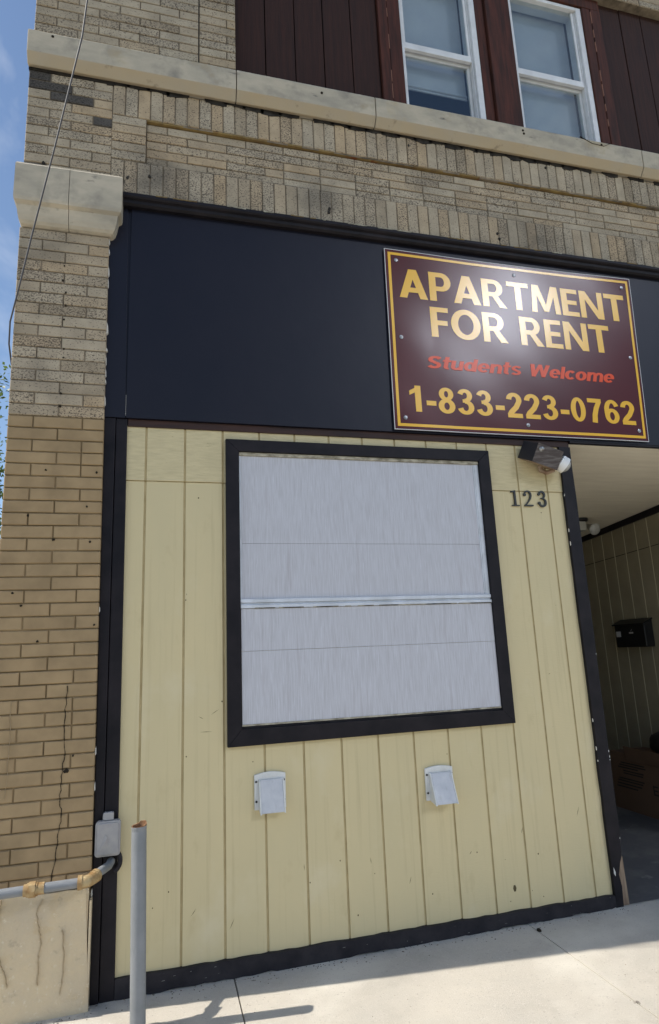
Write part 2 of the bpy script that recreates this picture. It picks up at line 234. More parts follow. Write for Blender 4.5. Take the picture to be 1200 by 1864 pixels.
# ------------------------------------------------------------------ mesh helpers
class MB:
    def __init__(s): s.v, s.f, s.m, s.r = [], [], [], []
    def add(s, vs_, fs, mi=0, rnd=0.5):
        o = len(s.v); s.v += [tuple(p) for p in vs_]
        for f in fs: s.f.append(tuple(o+i for i in f)); s.m.append(mi); s.r.append(rnd)
    def box(s, x0, x1, y0, y1, z0, z1, mi=0, rnd=0.5, fn=None):
        vs_ = [(x, y, z) for x in (x0, x1) for y in (y0, y1) for z in (z0, z1)]
        if fn: vs_ = [fn(*p) for p in vs_]
        s.add(vs_, [(0, 1, 3, 2), (4, 6, 7, 5), (0, 4, 5, 1), (2, 3, 7, 6), (0, 2, 6, 4), (1, 5, 7, 3)], mi, rnd)
    def hexa(s, front, back, mi=0):
        """front/back: four corners each, same winding."""
        s.add(list(front)+list(back), [(0, 1, 2, 3), (7, 6, 5, 4), (0, 4, 5, 1), (1, 5, 6, 2), (2, 6, 7, 3), (3, 7, 4, 0)], mi)
    def prism(s, poly, y0, y1, mi=0, fn=None):
        """poly in (x,z), extruded from y0 to y1."""
        n = len(poly); a = [(p[0], y0, p[1]) for p in poly]; b = [(p[0], y1, p[1]) for p in poly]
        vs_ = a+b
        if fn: vs_ = [fn(*p) for p in vs_]
        s.add(vs_, [tuple(range(n)), tuple(range(2*n-1, n-1, -1))]+[(i, i+n, (i+1) % n+n, (i+1) % n) for i in range(n)], mi)
    def extr_x(s, prof, x0, x1, mi=0):
        """profile in (y,z) extruded along x."""
        n = len(prof); a = [(x0, p[0], p[1]) for p in prof]; b = [(x1, p[0], p[1]) for p in prof]
        s.add(a+b, [tuple(range(n)), tuple(range(2*n-1, n-1, -1))]+[(i, i+n, (i+1) % n+n, (i+1) % n) for i in range(n)], mi)
    def tube(s, path, rad, seg=16, mi=0, caps=True):
        path = [Vector(p) for p in path]; rads = rad if isinstance(rad, (list, tuple)) else [rad]*len(path)
        d0 = (path[1]-path[0]).normalized(); nrm = d0.orthogonal().normalized(); rings = []
        for i, p in enumerate(path):
            d = (path[min(i+1, len(path)-1)]-path[max(i-1, 0)]).normalized()
            nrm = (nrm-d*nrm.dot(d)).normalized(); bn = d.cross(nrm)
            rings.append([p+rads[i]*(math.cos(2*math.pi*k/seg)*nrm+math.sin(2*math.pi*k/seg)*bn) for k in range(seg)])
        vs_ = [q for r_ in rings for q in r_]; fs = []
        for i in range(len(path)-1):
            for k in range(seg):
                a = i*seg+k; b = i*seg+(k+1) % seg; fs.append((a, b, b+seg, a+seg))
        if caps: fs += [tuple(range(seg-1, -1, -1)), tuple((len(path)-1)*seg+k for k in range(seg))]
        s.add(vs_, fs, mi)
    def lathe(s, prof, mtx, seg=24, mi=0, a0=0, a1=2*math.pi):
        """profile of (radius, height) turned about local z, moved by mtx."""
        full = abs(a1-a0-2*math.pi) < 1e-6; n = seg if full else seg+1; vs_ = []
        for k in range(n):
            a = a0+(a1-a0)*k/seg
            for r_, h in prof: vs_.append(mtx @ Vector((r_*math.cos(a), r_*math.sin(a), h)))
        P = len(prof); fs = []
        for k in range(seg):
            k2 = (k+1) % n
            for i in range(P-1): fs.append((k*P+i, k2*P+i, k2*P+i+1, k*P+i+1))
        s.add(vs_, fs, mi)
    def brick(s, xa, xb, za, zb, y, depth, mi, rnd, fn, c=0.0035):
        j = lambda a: random.uniform(-a, a)
        y = y+j(0.0018)
        fr = [(xa+c+j(.001), y, za+c+j(.001)), (xb-c+j(.001), y, za+c+j(.001)), (xb-c+j(.001), y, zb-c+j(.001)), (xa+c+j(.001), y, zb-c+j(.001))]
        md = [(xa, y+c, za), (xb, y+c, za), (xb, y+c, zb), (xa, y+c, zb)]
        bk = [(xa, y+depth, za), (xb, y+depth, za), (xb, y+depth, zb), (xa, y+depth, zb)]
        vs_ = fr+md+bk
        if fn: vs_ = [fn(*p) for p in vs_]
        fs = [(0, 1, 2, 3)]+[(i+4, (i+1) % 4+4, (i+1) % 4, i) for i in range(4)]+[(i+8, (i+1) % 4+8, (i+1) % 4+4, i+4) for i in range(4)]
        s.add(vs_, fs, mi, rnd)
    def build(s, name, mats, parent=None, smooth=False, bevel=0, merge=False):
        me = bpy.data.meshes.new(name); me.from_pydata(s.v, [], s.f)
        mats = mats if isinstance(mats, (list, tuple)) else [mats]
        for m in mats: me.materials.append(m)
        me.polygons.foreach_set('material_index', s.m)
        at_ = me.attributes.new('rnd', 'FLOAT', 'FACE'); at_.data.foreach_set('value', s.r)
        bm = bmesh.new(); bm.from_mesh(me)
        if merge: bmesh.ops.remove_doubles(bm, verts=bm.verts, dist=1e-5)
        bmesh.ops.recalc_face_normals(bm, faces=bm.faces); bm.to_mesh(me); bm.free()
        if smooth: me.polygons.foreach_set('use_smooth', [True]*len(me.polygons)); me.set_sharp_from_angle(angle=R(40))
        me.update()
        o = bpy.data.objects.new(name, me); COL.objects.link(o)
        if parent: o.parent = parent; o.matrix_parent_inverse = parent.matrix_world.inverted() if False else Matrix.Translation(-parent.location)
        if bevel:
            b = o.modifiers.new('edge', 'BEVEL'); b.width = bevel; b.segments = 2; b.limit_method = 'ANGLE'; b.angle_limit = R(35)
        return o
def tag(o, label=None, cat=None, group=None, kind=None):
    if label: o['label'] = label
    if cat: o['category'] = cat
    if group: o['group'] = group
    if kind: o['kind'] = kind
    return o
def thing(name, label, cat, loc=(0, 0, 0), group=None):
    o = bpy.data.objects.new(name, None); o.empty_display_size = 0.1; o.location = loc; COL.objects.link(o)
    return tag(o, label, cat, group)
def rnd(): return random.random()

def gz(x): return -0.083+0.0075*x          # the pavement falls gently to the left

# ------------------------------------------------------------------ ground
m = MB()
XJ = [-9.99, -8.45, -6.91, -5.37, -3.83, -2.43, -0.89, 0.648, 2.195, 3.73, 5.27, 6.81, 8.35, 9.9, 11.4]
YJ = [-5.2, -3.6, -1.9, 0.03]
fn = lambda x, y, z: (x, y, z+gz(x))
for i in range(len(XJ)-1):
    for k in range(3):
        g = 0.003
        m.box(XJ[i]+g, XJ[i+1]-g, YJ[k]+g, YJ[k+1]-(0 if k == 2 else g), -0.12, 0, 0, fn=fn)
m.box(-10, 11.5, -5.2, 0.0, -0.2, -0.012, 1, fn=fn)
tag(m.build('pavement', [CONC, JOINT], bevel=0.0012), kind='structure')
m = MB(); m.box(-60, 60, -5.36, -5.2, -0.4, 0.0, 0, fn=fn); tag(m.build('kerb', CONC, bevel=0.015), kind='structure')
m = MB(); m.add([fn(-60, -14, -0.14), fn(60, -14, -0.14), fn(60, -5.36, -0.14), fn(-60, -5.36, -0.14)], [(0, 1, 2, 3)]); tag(m.build('road', ASPH), kind='structure')
m = MB(); m.add([(-700, -700, -0.75), (700, -700, -0.75), (700, 700, -0.75), (-700, 700, -0.75)], [(0, 1, 2, 3)]); tag(m.build('ground', GRASS), kind='structure')
m = MB(); m.box(-12, -0.40, 0.034, 14, -0.4, -0.02, fn=fn); m.box(9, 20, 0.03, 14, -0.4, -0.02, fn=fn); m.box(-60, 60, -18, -14, -0.4, 0, fn=fn); tag(m.build('yard', CONC), kind='structure')
m = MB(); m.add([fn(2.80, -0.015, 0.004), fn(4.72, -0.015, 0.004), (4.72, 4.6, -0.05), (2.80, 4.6, -0.05)], [(0, 1, 2, 3)]); m.box(2.8, 4.72, 0.0, 4.6, -0.4, -0.1); tag(m.build('entry_floor', FLOOR), kind='structure')

# ------------------------------------------------------------------ building
B = thing('brick_building', 'two-storey tan brick storefront with dark fascia, cream siding and brown planks above', 'building')
XR = 7.0
shear = lambda x, y, z: (x-0.0085*(z-2.6), y, z)
CO, LB, JT = 0.0634, 0.236, 0.0058
def running(mb, x0, x1, z0, z1, y, fn=None, half0=False, L=LB, matfn=None, sootfn=None, course=CO, depth=0.09):
    n = max(1, round((z1-z0)/course)); h = (z1-z0)/n
    for k in range(n):
        za, zb = z0+k*h+JT/2, z0+(k+1)*h-JT/2
        x = x0; first = True; odd = (k % 2 == 0) != half0
        while x < x1-0.02:
            ln = L*0.5 if (odd and first) else L
            if random.random() < 0.04 and not first: ln = L*0.5
            xe = min(x+ln, x1)
            if x1-xe < 0.03: xe = x1
            mb.brick(x+(0 if first else JT/2), xe-(JT/2 if xe < x1-1e-6 else 0), za, zb, y, depth, matfn((za+zb)/2) if matfn else (sootfn((x+xe)/2, (za+zb)/2) if sootfn else 0), rnd(), fn)
            x = xe; first = False
def soldier(mb, x0, x1, z0, z1, y, wd=0.0715):
    n = round((x1-x0)/wd); wd = (x1-x0)/n
    for k in range(n): mb.brick(x0+k*wd+JT/2, x0+(k+1)*wd-JT/2, z0, z1, y, 0.09, 0, rnd(), None)

# pilaster
PX0, PX1, PY = -0.468, -0.011, -0.06
m = MB(); ZP = 2.632
running(m, PX0, PX1, 0.402, 3.70, PY, shear, matfn=lambda z: 1 if z < ZP else 0, L=0.2345, depth=0.055)
m.box(PX0+0.004, PX1-0.004, PY+0.0065, PY+0.2, ZP, 3.70, 2, fn=shear)
m.box(PX0+0.004, PX1-0.004, PY+0.0065, PY+0.2, 0.38, ZP, 3, fn=shear)
for (px, pz, rr) in [(-0.235, 3.49, .005), (-0.24, 3.40, .006), (-0.222, 3.33, .006), (-0.22, 3.25, .005), (-0.225, 3.17, .006), (-0.22, 3.0, .006), (-0.22, 2.95, .005), (-0.225, 2.75, .006), (-0.226, 2.68, .007),
                     (-0.23, 1.98, .009), (-0.06, 1.97, .006), (-0.35, 2.10, .006), (-0.08, 2.15, .005), (-0.40, 1.72, .006), (-0.132, 0.90, .011), (-0.105, 0.965, .005), (-0.03, 1.56, .006), (-0.36, 1.66, .006), (-0.04, 2.33, .006), (-0.28, 2.335, .005), (-0.28, 1.49, .006)]:
    x, _, z = shear(px, 0, pz)
    m.prism([(x+rr*random.uniform(.6, 1.3)*math.cos(a*math.pi/4), z+rr*random.uniform(.6, 1.2)*math.sin(a*math.pi/4)) for a in range(8)], PY-0.0035, PY+0.01, 4)
def crack(mb, pts, y, wd=0.004):
    wd *= 0.62
    P_ = []
    for (a, b) in zip(pts, pts[1:]):
        for k in range(6):
            t_ = k/6; P_.append((a[0]+(b[0]-a[0])*t_+random.uniform(-.0035, .0035), a[1]+(b[1]-a[1])*t_))
    P_.append(pts[-1])
    for i in range(len(P_)-1):
        w0, w1 = wd*random.uniform(.35, 1.2)/2, wd*random.uniform(.35, 1.2)/2
        (xa, za), (xb, zb) = P_[i], P_[i+1]
        mb.hexa([(xa-w0, y, za), (xa+w0, y, za), (xb+w1, y, zb), (xb-w1, y, zb)], [(xa-w0, y+.01, za), (xa+w0, y+.01, za), (xb+w1, y+.01, zb), (xb-w1, y+.01, zb)])
z = 2.7
while z < 3.72:                                                         # flaking filler between pilaster and fascia
    h = random.uniform(.02, .09); w_ = random.uniform(.003, .009); x, _, _ = shear(PX1, 0, z)
    if rnd() < .8: m.prism([(x-.002, z), (x+w_, z+.2*h), (x+w_*.7, z+.7*h), (x-.002, z+h)], -0.045, -0.02, 5)
    z += h+random.uniform(.0, .08)

pil = m.build('pilaster', [RAW, PAINTED, MORTAR, PMORTAR, CRACK, CHIP], B)
def one_crack(parent, *a, mt=None):
    m = MB(); crack(m, *a); m.build('crack', mt or CRACK, parent, merge=True)
one_crack(pil, [(-0.128, 1.28), (-0.135, 1.12), (-0.128, 1.0), (-0.134, 0.90), (-0.14, 0.78), (-0.128, 0.72), (-0.14, 0.62), (-0.145, 0.53), (-0.165, 0.42)], PY-0.0032, 0.0055)
one_crack(pil, [(-0.37, 1.22), (-0.362, 1.05), (-0.365, 0.9), (-0.372, 0.8)], PY-0.0032, 0.0022, mt=HAIR)
# stucco base
m = MB(); nx, nz_ = 12, 12
gv = []
for i in range(nx+1):
    for k in range(nz_+1):
        x = -0.465+(0.020+0.465)*i/nx; z = gz(x)-0.05+(0.402-gz(x)+0.05)*k/nz_
        if k == nz_: z += random.uniform(-.006, .006)
        x2, _, _ = shear(x, 0, z) if i < nx else (0.018-0.03*k/nz_, 0, 0)
        gv.append((x2-0.012*(i < nx), -0.072+0.006*mnoise.noise(Vector((x*5, z*5, 0))), z))
m.add(gv, [(i*(nz_+1)+k, (i+1)*(nz_+1)+k, (i+1)*(nz_+1)+k+1, i*(nz_+1)+k+1) for i in range(nx) for k in range(nz_)])
m.box(-0.45, 0.0, -0.062, 0.15, -0.2, 0.398)
m.box(0.005, 0.014, -0.07, 0.02, -0.14, 0.35)
st = m.build('stucco_base', STUCCO, pil, smooth=False)
one_crack(st, [(-0.353, 0.40), (-0.36, 0.31), (-0.375, 0.24), (-0.352, 0.18), (-0.325, 0.12), (-0.31, 0.06)], -0.0815, 0.003, mt=HAIR)
one_crack(st, [(-0.19, 0.38), (-0.21, 0.33), (-0.20, 0.28), (-0.185, 0.22), (-0.195, 0.14), (-0.19, 0.05)], -0.0805, 0.0011, mt=HAIR)
one_crack(st, [(-0.10, 0.25), (-0.09, 0.12), (-0.10, 0.0)], -0.0805, 0.001, mt=HAIR)
# capital: two stones
def capital(x0, x1, ret_r, ret_l):
    prof = [(0.0, 0.0), (-0.010, 0.0), (-0.024, 0.006), (-0.036, 0.020), (-0.046, 0.048), (-0.052, 0.078), (-0.056, 0.098), (-0.076, 0.112), (-0.08, 0.130), (-0.08, 0.33), (-0.070, 0.345), (0.0, 0.352)]
    mb = MB(); z0 = 3.700; rings = []
    def ring(x, off): return [(x(p), PY+p[0]*off+0.0, z0+p[1]) for p in prof]
    # body with mitred returns
    L_ = [(x0+(p[0]*0.55 if ret_l else 0), PY+p[0], z0+p[1]) for p in prof]
    R_ = [(x1-(p[0]*0.85 if ret_r else 0), PY+p[0], z0+p[1]) for p in prof]
    Lb = [(x0+(p[0]*0.55 if ret_l else 0), PY+0.30, z0+p[1]) for p in prof]
    Rb = [(x1-(p[0]*0.85 if ret_r else 0), PY+0.05, z0+p[1]) for p in prof]
    n = len(prof); vs_ = L_+R_+Lb+Rb; fs = []
    for i in range(n-1):
        fs += [(i, i+1, n+i+1, n+i), (2*n+i, i, i+1, 2*n+i+1)[::1], (n+i, n+i+1, 3*n+i+1, 3*n+i)]
    fs += [tuple(range(2*n, 3*n))[::-1], (0, n, 3*n, 2*n), (n-1, 2*n-1, 4*n-1, 3*n-1)]
    mb.add(vs_, fs); return mb
c1 = capital(-0.458, -0.229, False, True).build('capital_stone', STONE, pil, bevel=0.011)
c2 = capital(-0.226, -0.020, True, False).build('capital_stone', STONE, pil, bevel=0.011)

# side, back and roof of the block
m = MB()
m.box(-0.462, -0.30, 0.16, 10, -0.2, 8.6, 0); m.box(XR, XR+0.2, -0.03, 10, -0.4, 8.6, 0); m.box(-0.3, XR, 9.8, 10, -0.4, 8.6, 0)
m.build('side_wall', [MORTAR], B)
m = MB(); running(m, -0.46, XR+0.2, 6.46, 8.6, -0.052); m.box(-0.455, XR+0.19, -0.045, 0.25, 6.46, 8.6, 1)
m.build('parapet', [RAW, MORTAR], B)
m = MB(); m.box(-0.3, XR, 0.25, 9.8, 8.2, 8.4); m.build('roof', ROOF, B)

# frieze between fascia and stone band
m = MB(); FY = -0.06
running(m, -0.468, -0.013, 4.055, 4.73, FY, shear, L=0.2345, sootfn=lambda x, z: 4 if (z > 4.60 and x < -.28) or rnd() < .07 else 0)
soldier(m, -0.028, XR, 4.525, 4.735, FY)
for k in range(5):
    z = 4.222+k*0.0606; m.brick(-0.026, 0.164, z+JT/2, z+0.0606-JT/2, FY, 0.09, 0, rnd(), None)
running(m, 0.168, XR, 4.222, 4.512, FY+0.022, course=0.058)
soldier(m, -0.026, XR, 3.99, 4.216, FY, 0.0735)
m.box(-0.48, XR, FY+0.006, 0.2, 3.99, 4.222, 1); m.box(-0.48, 0.166, FY+0.006, 0.2, 4.222, 4.735, 1); m.box(0.166, XR, FY+0.0285, 0.2, 4.222, 4.515, 1); m.box(0.166, XR, FY+0.006, 0.2, 4.515, 4.735, 1)
x = 0.168
while x < XR:
    ln = random.uniform(.05, .16)
    if rnd() < .85: m.box(x, x+ln, FY+random.uniform(.0015, .012), FY+0.03, 4.5135, 4.5245-random.uniform(0, .004), 3)
    x += ln+.001
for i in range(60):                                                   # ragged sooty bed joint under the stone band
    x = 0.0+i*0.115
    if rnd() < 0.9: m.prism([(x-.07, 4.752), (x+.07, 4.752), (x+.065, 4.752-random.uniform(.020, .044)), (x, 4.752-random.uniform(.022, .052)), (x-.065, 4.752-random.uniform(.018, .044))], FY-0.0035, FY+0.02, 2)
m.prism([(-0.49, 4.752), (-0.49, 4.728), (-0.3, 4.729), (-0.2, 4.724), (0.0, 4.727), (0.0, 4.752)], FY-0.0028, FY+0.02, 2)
for (x, z) in [(0.07, 4.10), (1.27, 4.065), (1.275, 4.09), (0.19, 4.13), (2.45, 4.09), (2.46, 4.05), (-0.38, 4.115), (2.9, 4.69), (1.85, 4.67)]:
    m.prism([(x+.009*math.cos(a)*random.uniform(.6, 1.2), z+.012*math.sin(a)*random.uniform(.6, 1.2)) for a in [k*math.pi/4 for k in range(8)]], FY-0.004, FY+0.01, 2)
m.build('brick_frieze', [RAW, MORTAR, SOOT, RUSTJ, SOOTY], B)

# stone band, one stone per block
def band(x0, x1, left=False):
    prof = [(0.2, 4.745), (-0.062, 4.745), (-0.088, 4.736), (-0.128, 4.790), (-0.131, 4.93), (-0.118, 4.945), (0.2, 4.955)]
    mb = MB(); n = 10; rows = []
    for i in range(n+1):
        x = x0+(x1-x0)*i/n
        for j, (py, pz) in enumerate(prof):
            e = 0.004*mnoise.noise(Vector((x*9, j*3.1, 2)))
            rows.append((x, py+(e if j > 1 and j < 6 else 0), pz+(e if j in (2, 3, 5) else 0)))
    P = len(prof); fs = [(i*P+j, (i+1)*P+j, (i+1)*P+(j+1) % P, i*P+(j+1) % P) for i in range(n) for j in range(P)]
    fs += [tuple(range(P))[::-1], tuple(n*P+j for j in range(P))]
    mb.add(rows, fs)
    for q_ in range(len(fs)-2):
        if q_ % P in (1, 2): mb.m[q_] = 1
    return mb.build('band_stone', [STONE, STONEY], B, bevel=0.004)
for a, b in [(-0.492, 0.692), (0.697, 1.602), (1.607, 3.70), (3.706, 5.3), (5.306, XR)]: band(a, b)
BANDS = [o for o in COL.objects if o.name.startswith('band_stone')]
for (x, z, k) in [(-0.36, 4.91, 0), (1.24, 4.885, 1), (2.70, 4.90, 2), (2.705, 4.875, 2), (3.35, 4.91, 2)]:
    m = MB(); m.lathe([(0, 0), (.008, 0), (.008, .02)], Matrix.Translation((x, -0.1335, z)) @ Matrix.Rotation(-math.pi/2, 4, 'X'), 10); m.build('bolt_hole', CRACK, BANDS[k])
one_crack(BANDS[2], [(3.17, 4.945), (3.27, 4.905), (3.37, 4.90), (3.43, 4.935)], -0.1345, 0.003)

# upper brick pier, left of the brown cladding
m = MB()
running(m, -0.478, 0.466, 4.955, 6.46, -0.052, L=0.236); running(m, 0.474, 0.70, 4.955, 6.46, -0.055, L=0.34)
m.box(-0.472, 0.70, -0.046, 0.25, 4.955, 6.46, 1); m.box(0.4665, 0.4735, -0.047, 0.0, 4.955, 6.46, 2)
m.build('upper_brickwork', [RAW, MORTAR, SOOT], B)

# brown vertical cladding and window casings (upper floor)
ZU = 4.957
m = MB()
def planks(x0, x1, y=0.02, wd=0.205):
    n = max(1, round((x1-x0)/wd)); wd = (x1-x0)/n
    for k in range(n): m.box(x0+k*wd+0.003, x0+(k+1)*wd-0.003, y+random.uniform(-.002, .002), y+0.03, ZU, 6.46, 0)
planks(0.705, 1.72); m.box(0.702, 1.80, 0.048, 0.12, ZU, 6.46, 1); m.build('upper_cladding', [PLANK, SOOT], B, bevel=0.003)
m = MB(); planks(3.66, XR); m.box(3.58, XR, 0.048, 0.12, ZU, 6.46, 1); m.build('upper_cladding', [PLANK, SOOT], B, bevel=0.003)
W1, W2 = (1.895, 2.515), (2.815, 3.485)
WORN = mat('worn_casing_edge', (0.28, 0.14, 0.10), 0.9, 0.2)
for a, b, y, edge in [(1.722, 1.792, -0.004, 1), (1.795, W1[0]-0.003, 0.0, 0), (W1[1]+0.003, 2.60, 0.022, 0), (2.603, W2[0]-0.003, -0.002, 0), (W2[1]+0.003, 3.565, 0.0, 0), (3.568, 3.655, -0.004, 2)]:
    m = MB(); m.box(a, b, y, 0.12, ZU, 6.358, 0)
    for k in range(10 if edge else 0):
        if rnd() < 0.75: z = ZU+0.14*k; x = b if edge == 1 else a; m.box(x-.003, x+.003, y-0.0015, y+0.01, z, z+random.uniform(.06, .13), 1)
    m.build('window_casing', [CASING, WORN], B, bevel=0.004)
m = MB(); m.box(1.722, 3.655, -0.003, 0.12, 6.36, 6.459, 0); m.build('window_head', CASING, B, bevel=0.004)
# sash windows
def sash_window(x0, x1, blind_z):
    wd = bpy.data.objects.new('sash_window', None); COL.objects.link(wd); wd.parent = B
    z0, z1, zr = ZU, 6.355, 5.60
    f = MB()
    f.box(x0, x0+0.022, 0.012, 0.13, z0, z1); f.box(x1-0.045, x1, 0.012, 0.13, z0, z1); f.box(x0+0.022, x1-0.045, 0.012, 0.13, z1-0.03, z1); f.box(x0+0.022, x1-0.045, 0.035, 0.13, z0, z0+0.02)
    f.box(x1-0.057, x1-0.0455, 0.03, 0.13, z0+0.02, z1-0.03)
    f.build('frame', VINYL, wd, bevel=0.003)
    a, b = x0+0.024, x1-0.059
    u = MB(); u.box(a, b, 0.03, 0.055, zr-0.005, zr+0.048); u.box(a, a+0.018, 0.034, 0.055, zr+0.048, z1-0.031); u.box(b-0.02, b, 0.034, 0.055, zr+0.048, z1-0.031)
    us = u.build('upper_sash', VINYL, wd, bevel=0.003)
    l = MB(); l.box(a, b, 0.066, 0.09, zr-0.022, zr+0.022); l.box(a, a+0.02, 0.066, 0.09, z0+0.055, zr-0.022); l.box(b-0.022, b, 0.066, 0.09, z0+0.055, zr-0.022); l.box(a, b, 0.066, 0.09, z0+0.021, z0+0.055)
    ls = l.build('lower_sash', VINYL, wd, bevel=0.003)
    g = MB(); g.box(a+0.019, b-0.021, 0.042, 0.046, zr+0.049, z1-0.032); g.build('pane', GLASS, wd)
    g = MB(); g.box(a+0.021, b-0.023, 0.076, 0.080, z0+0.056, zr-0.023); g.build('pane', GLASS, wd)
    k = MB(); k.box(a, b, 0.150, 0.153, blind_z, z1); k.tube([(a, 0.148, blind_z), (b, 0.148, blind_z)], 0.010); k.tube([(a, 0.146, blind_z-0.03), (b, 0.146, blind_z-0.03)], 0.006)
    k.box(a, b, 0.150, 0.152, blind_z-0.03, blind_z)
    k.build('blind', BLIND, wd)
sash_window(*W1, 5.40); sash_window(*W2, 5.20)
m = MB(); m.box(1.6, 3.8, 2.2, 2.25, 4.95, 6.5); m.box(1.55, 1.6, 0.13, 2.25, 4.95, 6.5); m.box(3.8, 3.85, 0.13, 2.25, 4.95, 6.5); m.box(1.55, 3.85, 0.13, 2.25, 6.46, 6.5); m.box(1.55, 3.85, 0.21, 2.25, 4.9, 4.95)
m.build('upper_room', ROOM, B)

# fascia
m = MB(); m.box(0.096, XR, -0.03, 0.1, 2.648, 3.925, 0); m.box(-0.012, 0.0935, -0.027, 0.1, 2.648, 3.925, 0, fn=lambda x, y, z: (x-(0.018*(z-2.648)/1.277 if x > 0 else 0.012*(z-2.648)), y, z))
m.box(0.0, 0.2, -0.02, 0.1, 2.66, 3.92, 0)
for k in range(12): m.box(0.0937, 0.0953, -0.0285, -0.02, 2.66+0.01*k, 2.668+0.01*k, 1)
m.build('fascia_board', [NAVY, CHIP], B, bevel=0.002)
m = MB(); m.extr_x([(0.0, 3.922), (-0.055, 3.922), (-0.068, 3.932), (-0.071, 3.95), (-0.085, 3.955), (-0.092, 3.963), (-0.092, 3.982), (-0.06, 3.990), (0.0, 3.990)], 0.047, XR, 0)
x = 0.1
while x < XR:
    ln = random.uniform(.02, .14)
    if rnd() < 0.75:
        n_ = max(3, int(ln/.008)); lo_ = [(x+ln*k/n_, 3.9795-random.uniform(0, .003)) for k in range(n_+1)]; hi_ = [(x+ln*k/n_, 3.9815+random.uniform(0.0005, .0045)) for k in range(n_+1)]; mi_ = 1 if rnd() < .45 else 2
        for k in range(n_): m.prism([lo_[k], lo_[k+1], hi_[k+1], hi_[k]], -0.0935+random.uniform(-.0008, .0008), -0.07, mi_)
    x += ln+random.uniform(.01, .12)
m.build('fascia_moulding', [BLACK, DIRTY, RUSTJ], B)
m = MB(); m.box(0.107, 2.829, -0.014, 0.1, 2.606, 2.6465, 0); m.build('fascia_lip', BROWNLIP, B, bevel=0.002)
m = MB(); m.box(2.831, XR, -0.0285, 0.1, 2.634, 2.6465, 0); m.build('alcove_header', BLACK, B)
# siding with milled grooves
def grooved(mb, x0, x1, z0, z1, y, gs, gw=0.009, gd=0.007, mi=0, gmi=1, jit=0.0):
    xs = [x0]
    for g in gs:
        if x0+0.01 < g < x1-0.01: xs += [g-gw/2, g-gw/2+0.002, g+gw/2-0.002, g+gw/2]
    xs.append(x1); ys = [y]
    for k in range((len(xs)-2)//4): ys += [y, y+gd, y+gd, y]
    ys.append(y); n = len(xs); vs_ = [(a, b, z) for z in (z0, z1) for a, b in zip(xs, ys)]
    for i in range(n-1): mb.add([vs_[i], vs_[i+1], vs_[n+i+1], vs_[n+i]], [(0, 1, 2, 3)], gmi if (i % 4 and i < n-1) else mi)
SP = 0.2032; GR = [k*SP for k in range(1, 14)]; GR2 = [k*SP+(0 if k < 12 else -0.004) for k in range(1, 14)]
m = MB()
grooved(m, 0.09, 2.78, -0.02, 2.306, 0.0, GR, gw=0.0115, gd=0.0045)
grooved(m, 0.09, 2.78, 2.3105, 2.612, -0.005, GR2, gw=0.0115, gd=0.0045, mi=2)
m.add([(0.09, -0.005, 2.3105), (2.78, -0.005, 2.3105), (2.78, 0.004, 2.309), (0.09, 0.004, 2.309)], [(0, 1, 2, 3)], 1)
m.add([(0.09, 0.0, 2.306), (2.78, 0.0, 2.306), (2.78, 0.004, 2.309), (0.09, 0.004, 2.309)], [(0, 1, 2, 3)], 0)
m.box(0.09, 2.78, 0.012, 0.06, -0.05, 2.62, 1)
def dash(mb, x, z, ln, ang, wd=.0025, mi=3):
    c, s_ = math.cos(ang), math.sin(ang)
    mb.prism([(x, z), (x+ln*.5*c+wd*.5*s_, z+ln*.5*s_-wd*.5*c), (x+ln*c, z+ln*s_), (x+ln*.5*c-wd*.5*s_, z+ln*.5*s_+wd*.5*c)], -0.0007, 0.002, mi)
for (x, z, ln, a) in [(0.483, 1.095, .028, -.5), (0.545, 1.10, .045, .55), (0.49, 1.02, .06, -.02), (1.0, 0.33, .03, 1.6), (0.42, 1.70, .012, 1.5), (0.45, 0.20, .04, .9), (0.63, 0.12, .05, 1.1), (1.55, 0.20, .035, 1.25), (1.35, 0.32, .03, 1.7), (2.22, 0.37, .03, 1.2), (2.58, 0.42, .05, 1.2), (1.9, 0.30, .02, .8), (2.50, 1.20, .014, .4)]:
    dash(m, x, z, ln, a)
for k in range(24):
    x, z = random.uniform(.13, 2.7), random.choice([random.uniform(0.02, .9), random.uniform(0.02, .5), random.uniform(.9, 2.3)]); rr = random.uniform(.0015, .004)
    m.prism([(x+rr*math.cos(a), z+rr*1.2*math.sin(a)) for a in [q*math.pi/3 for q in range(6)]], -0.0006, 0.002, 3)
m.prism([(2.148+.010*math.cos(a), 0.105+.018*math.sin(a)) for a in [q*math.pi/3 for q in range(6)]], -0.0006, 0.002, 3)
m.build('siding', [CREAM, CREAMG, CREAMTOP, SCUFF], B)

# black posts and baseboard
m = MB()
def quadbox(mb, bl, br, tr, tl, y0, y1, mi=0): mb.hexa([(bl[0], y0, bl[1]), (br[0], y0, br[1]), (tr[0], y0, tr[1]), (tl[0], y0, tl[1])], [(bl[0], y1, bl[1]), (br[0], y1, br[1]), (tr[0], y1, tr[1]), (tl[0], y1, tl[1])], mi)
quadbox(m, (0.016, -0.12), (0.052, -0.12), (0.045, 2.645), (-0.012, 2.645), -0.024, 0.08); quadbox(m, (0.055, -0.12), (0.119, -0.12), (0.104, 2.645), (0.048, 2.645), -0.019, 0.08)
for k in range(4):
    z = random.uniform(.3, 2.4); x = 0.012-0.0085*z; m.prism([(x-.004, z), (x+.004, z+.01), (x+.002, z+random.uniform(.02, .05)), (x-.004, z+.03)], -0.027, -0.01, 1)
m.build('post', [BLACK, CHIP], B, bevel=0.003)
m = MB()
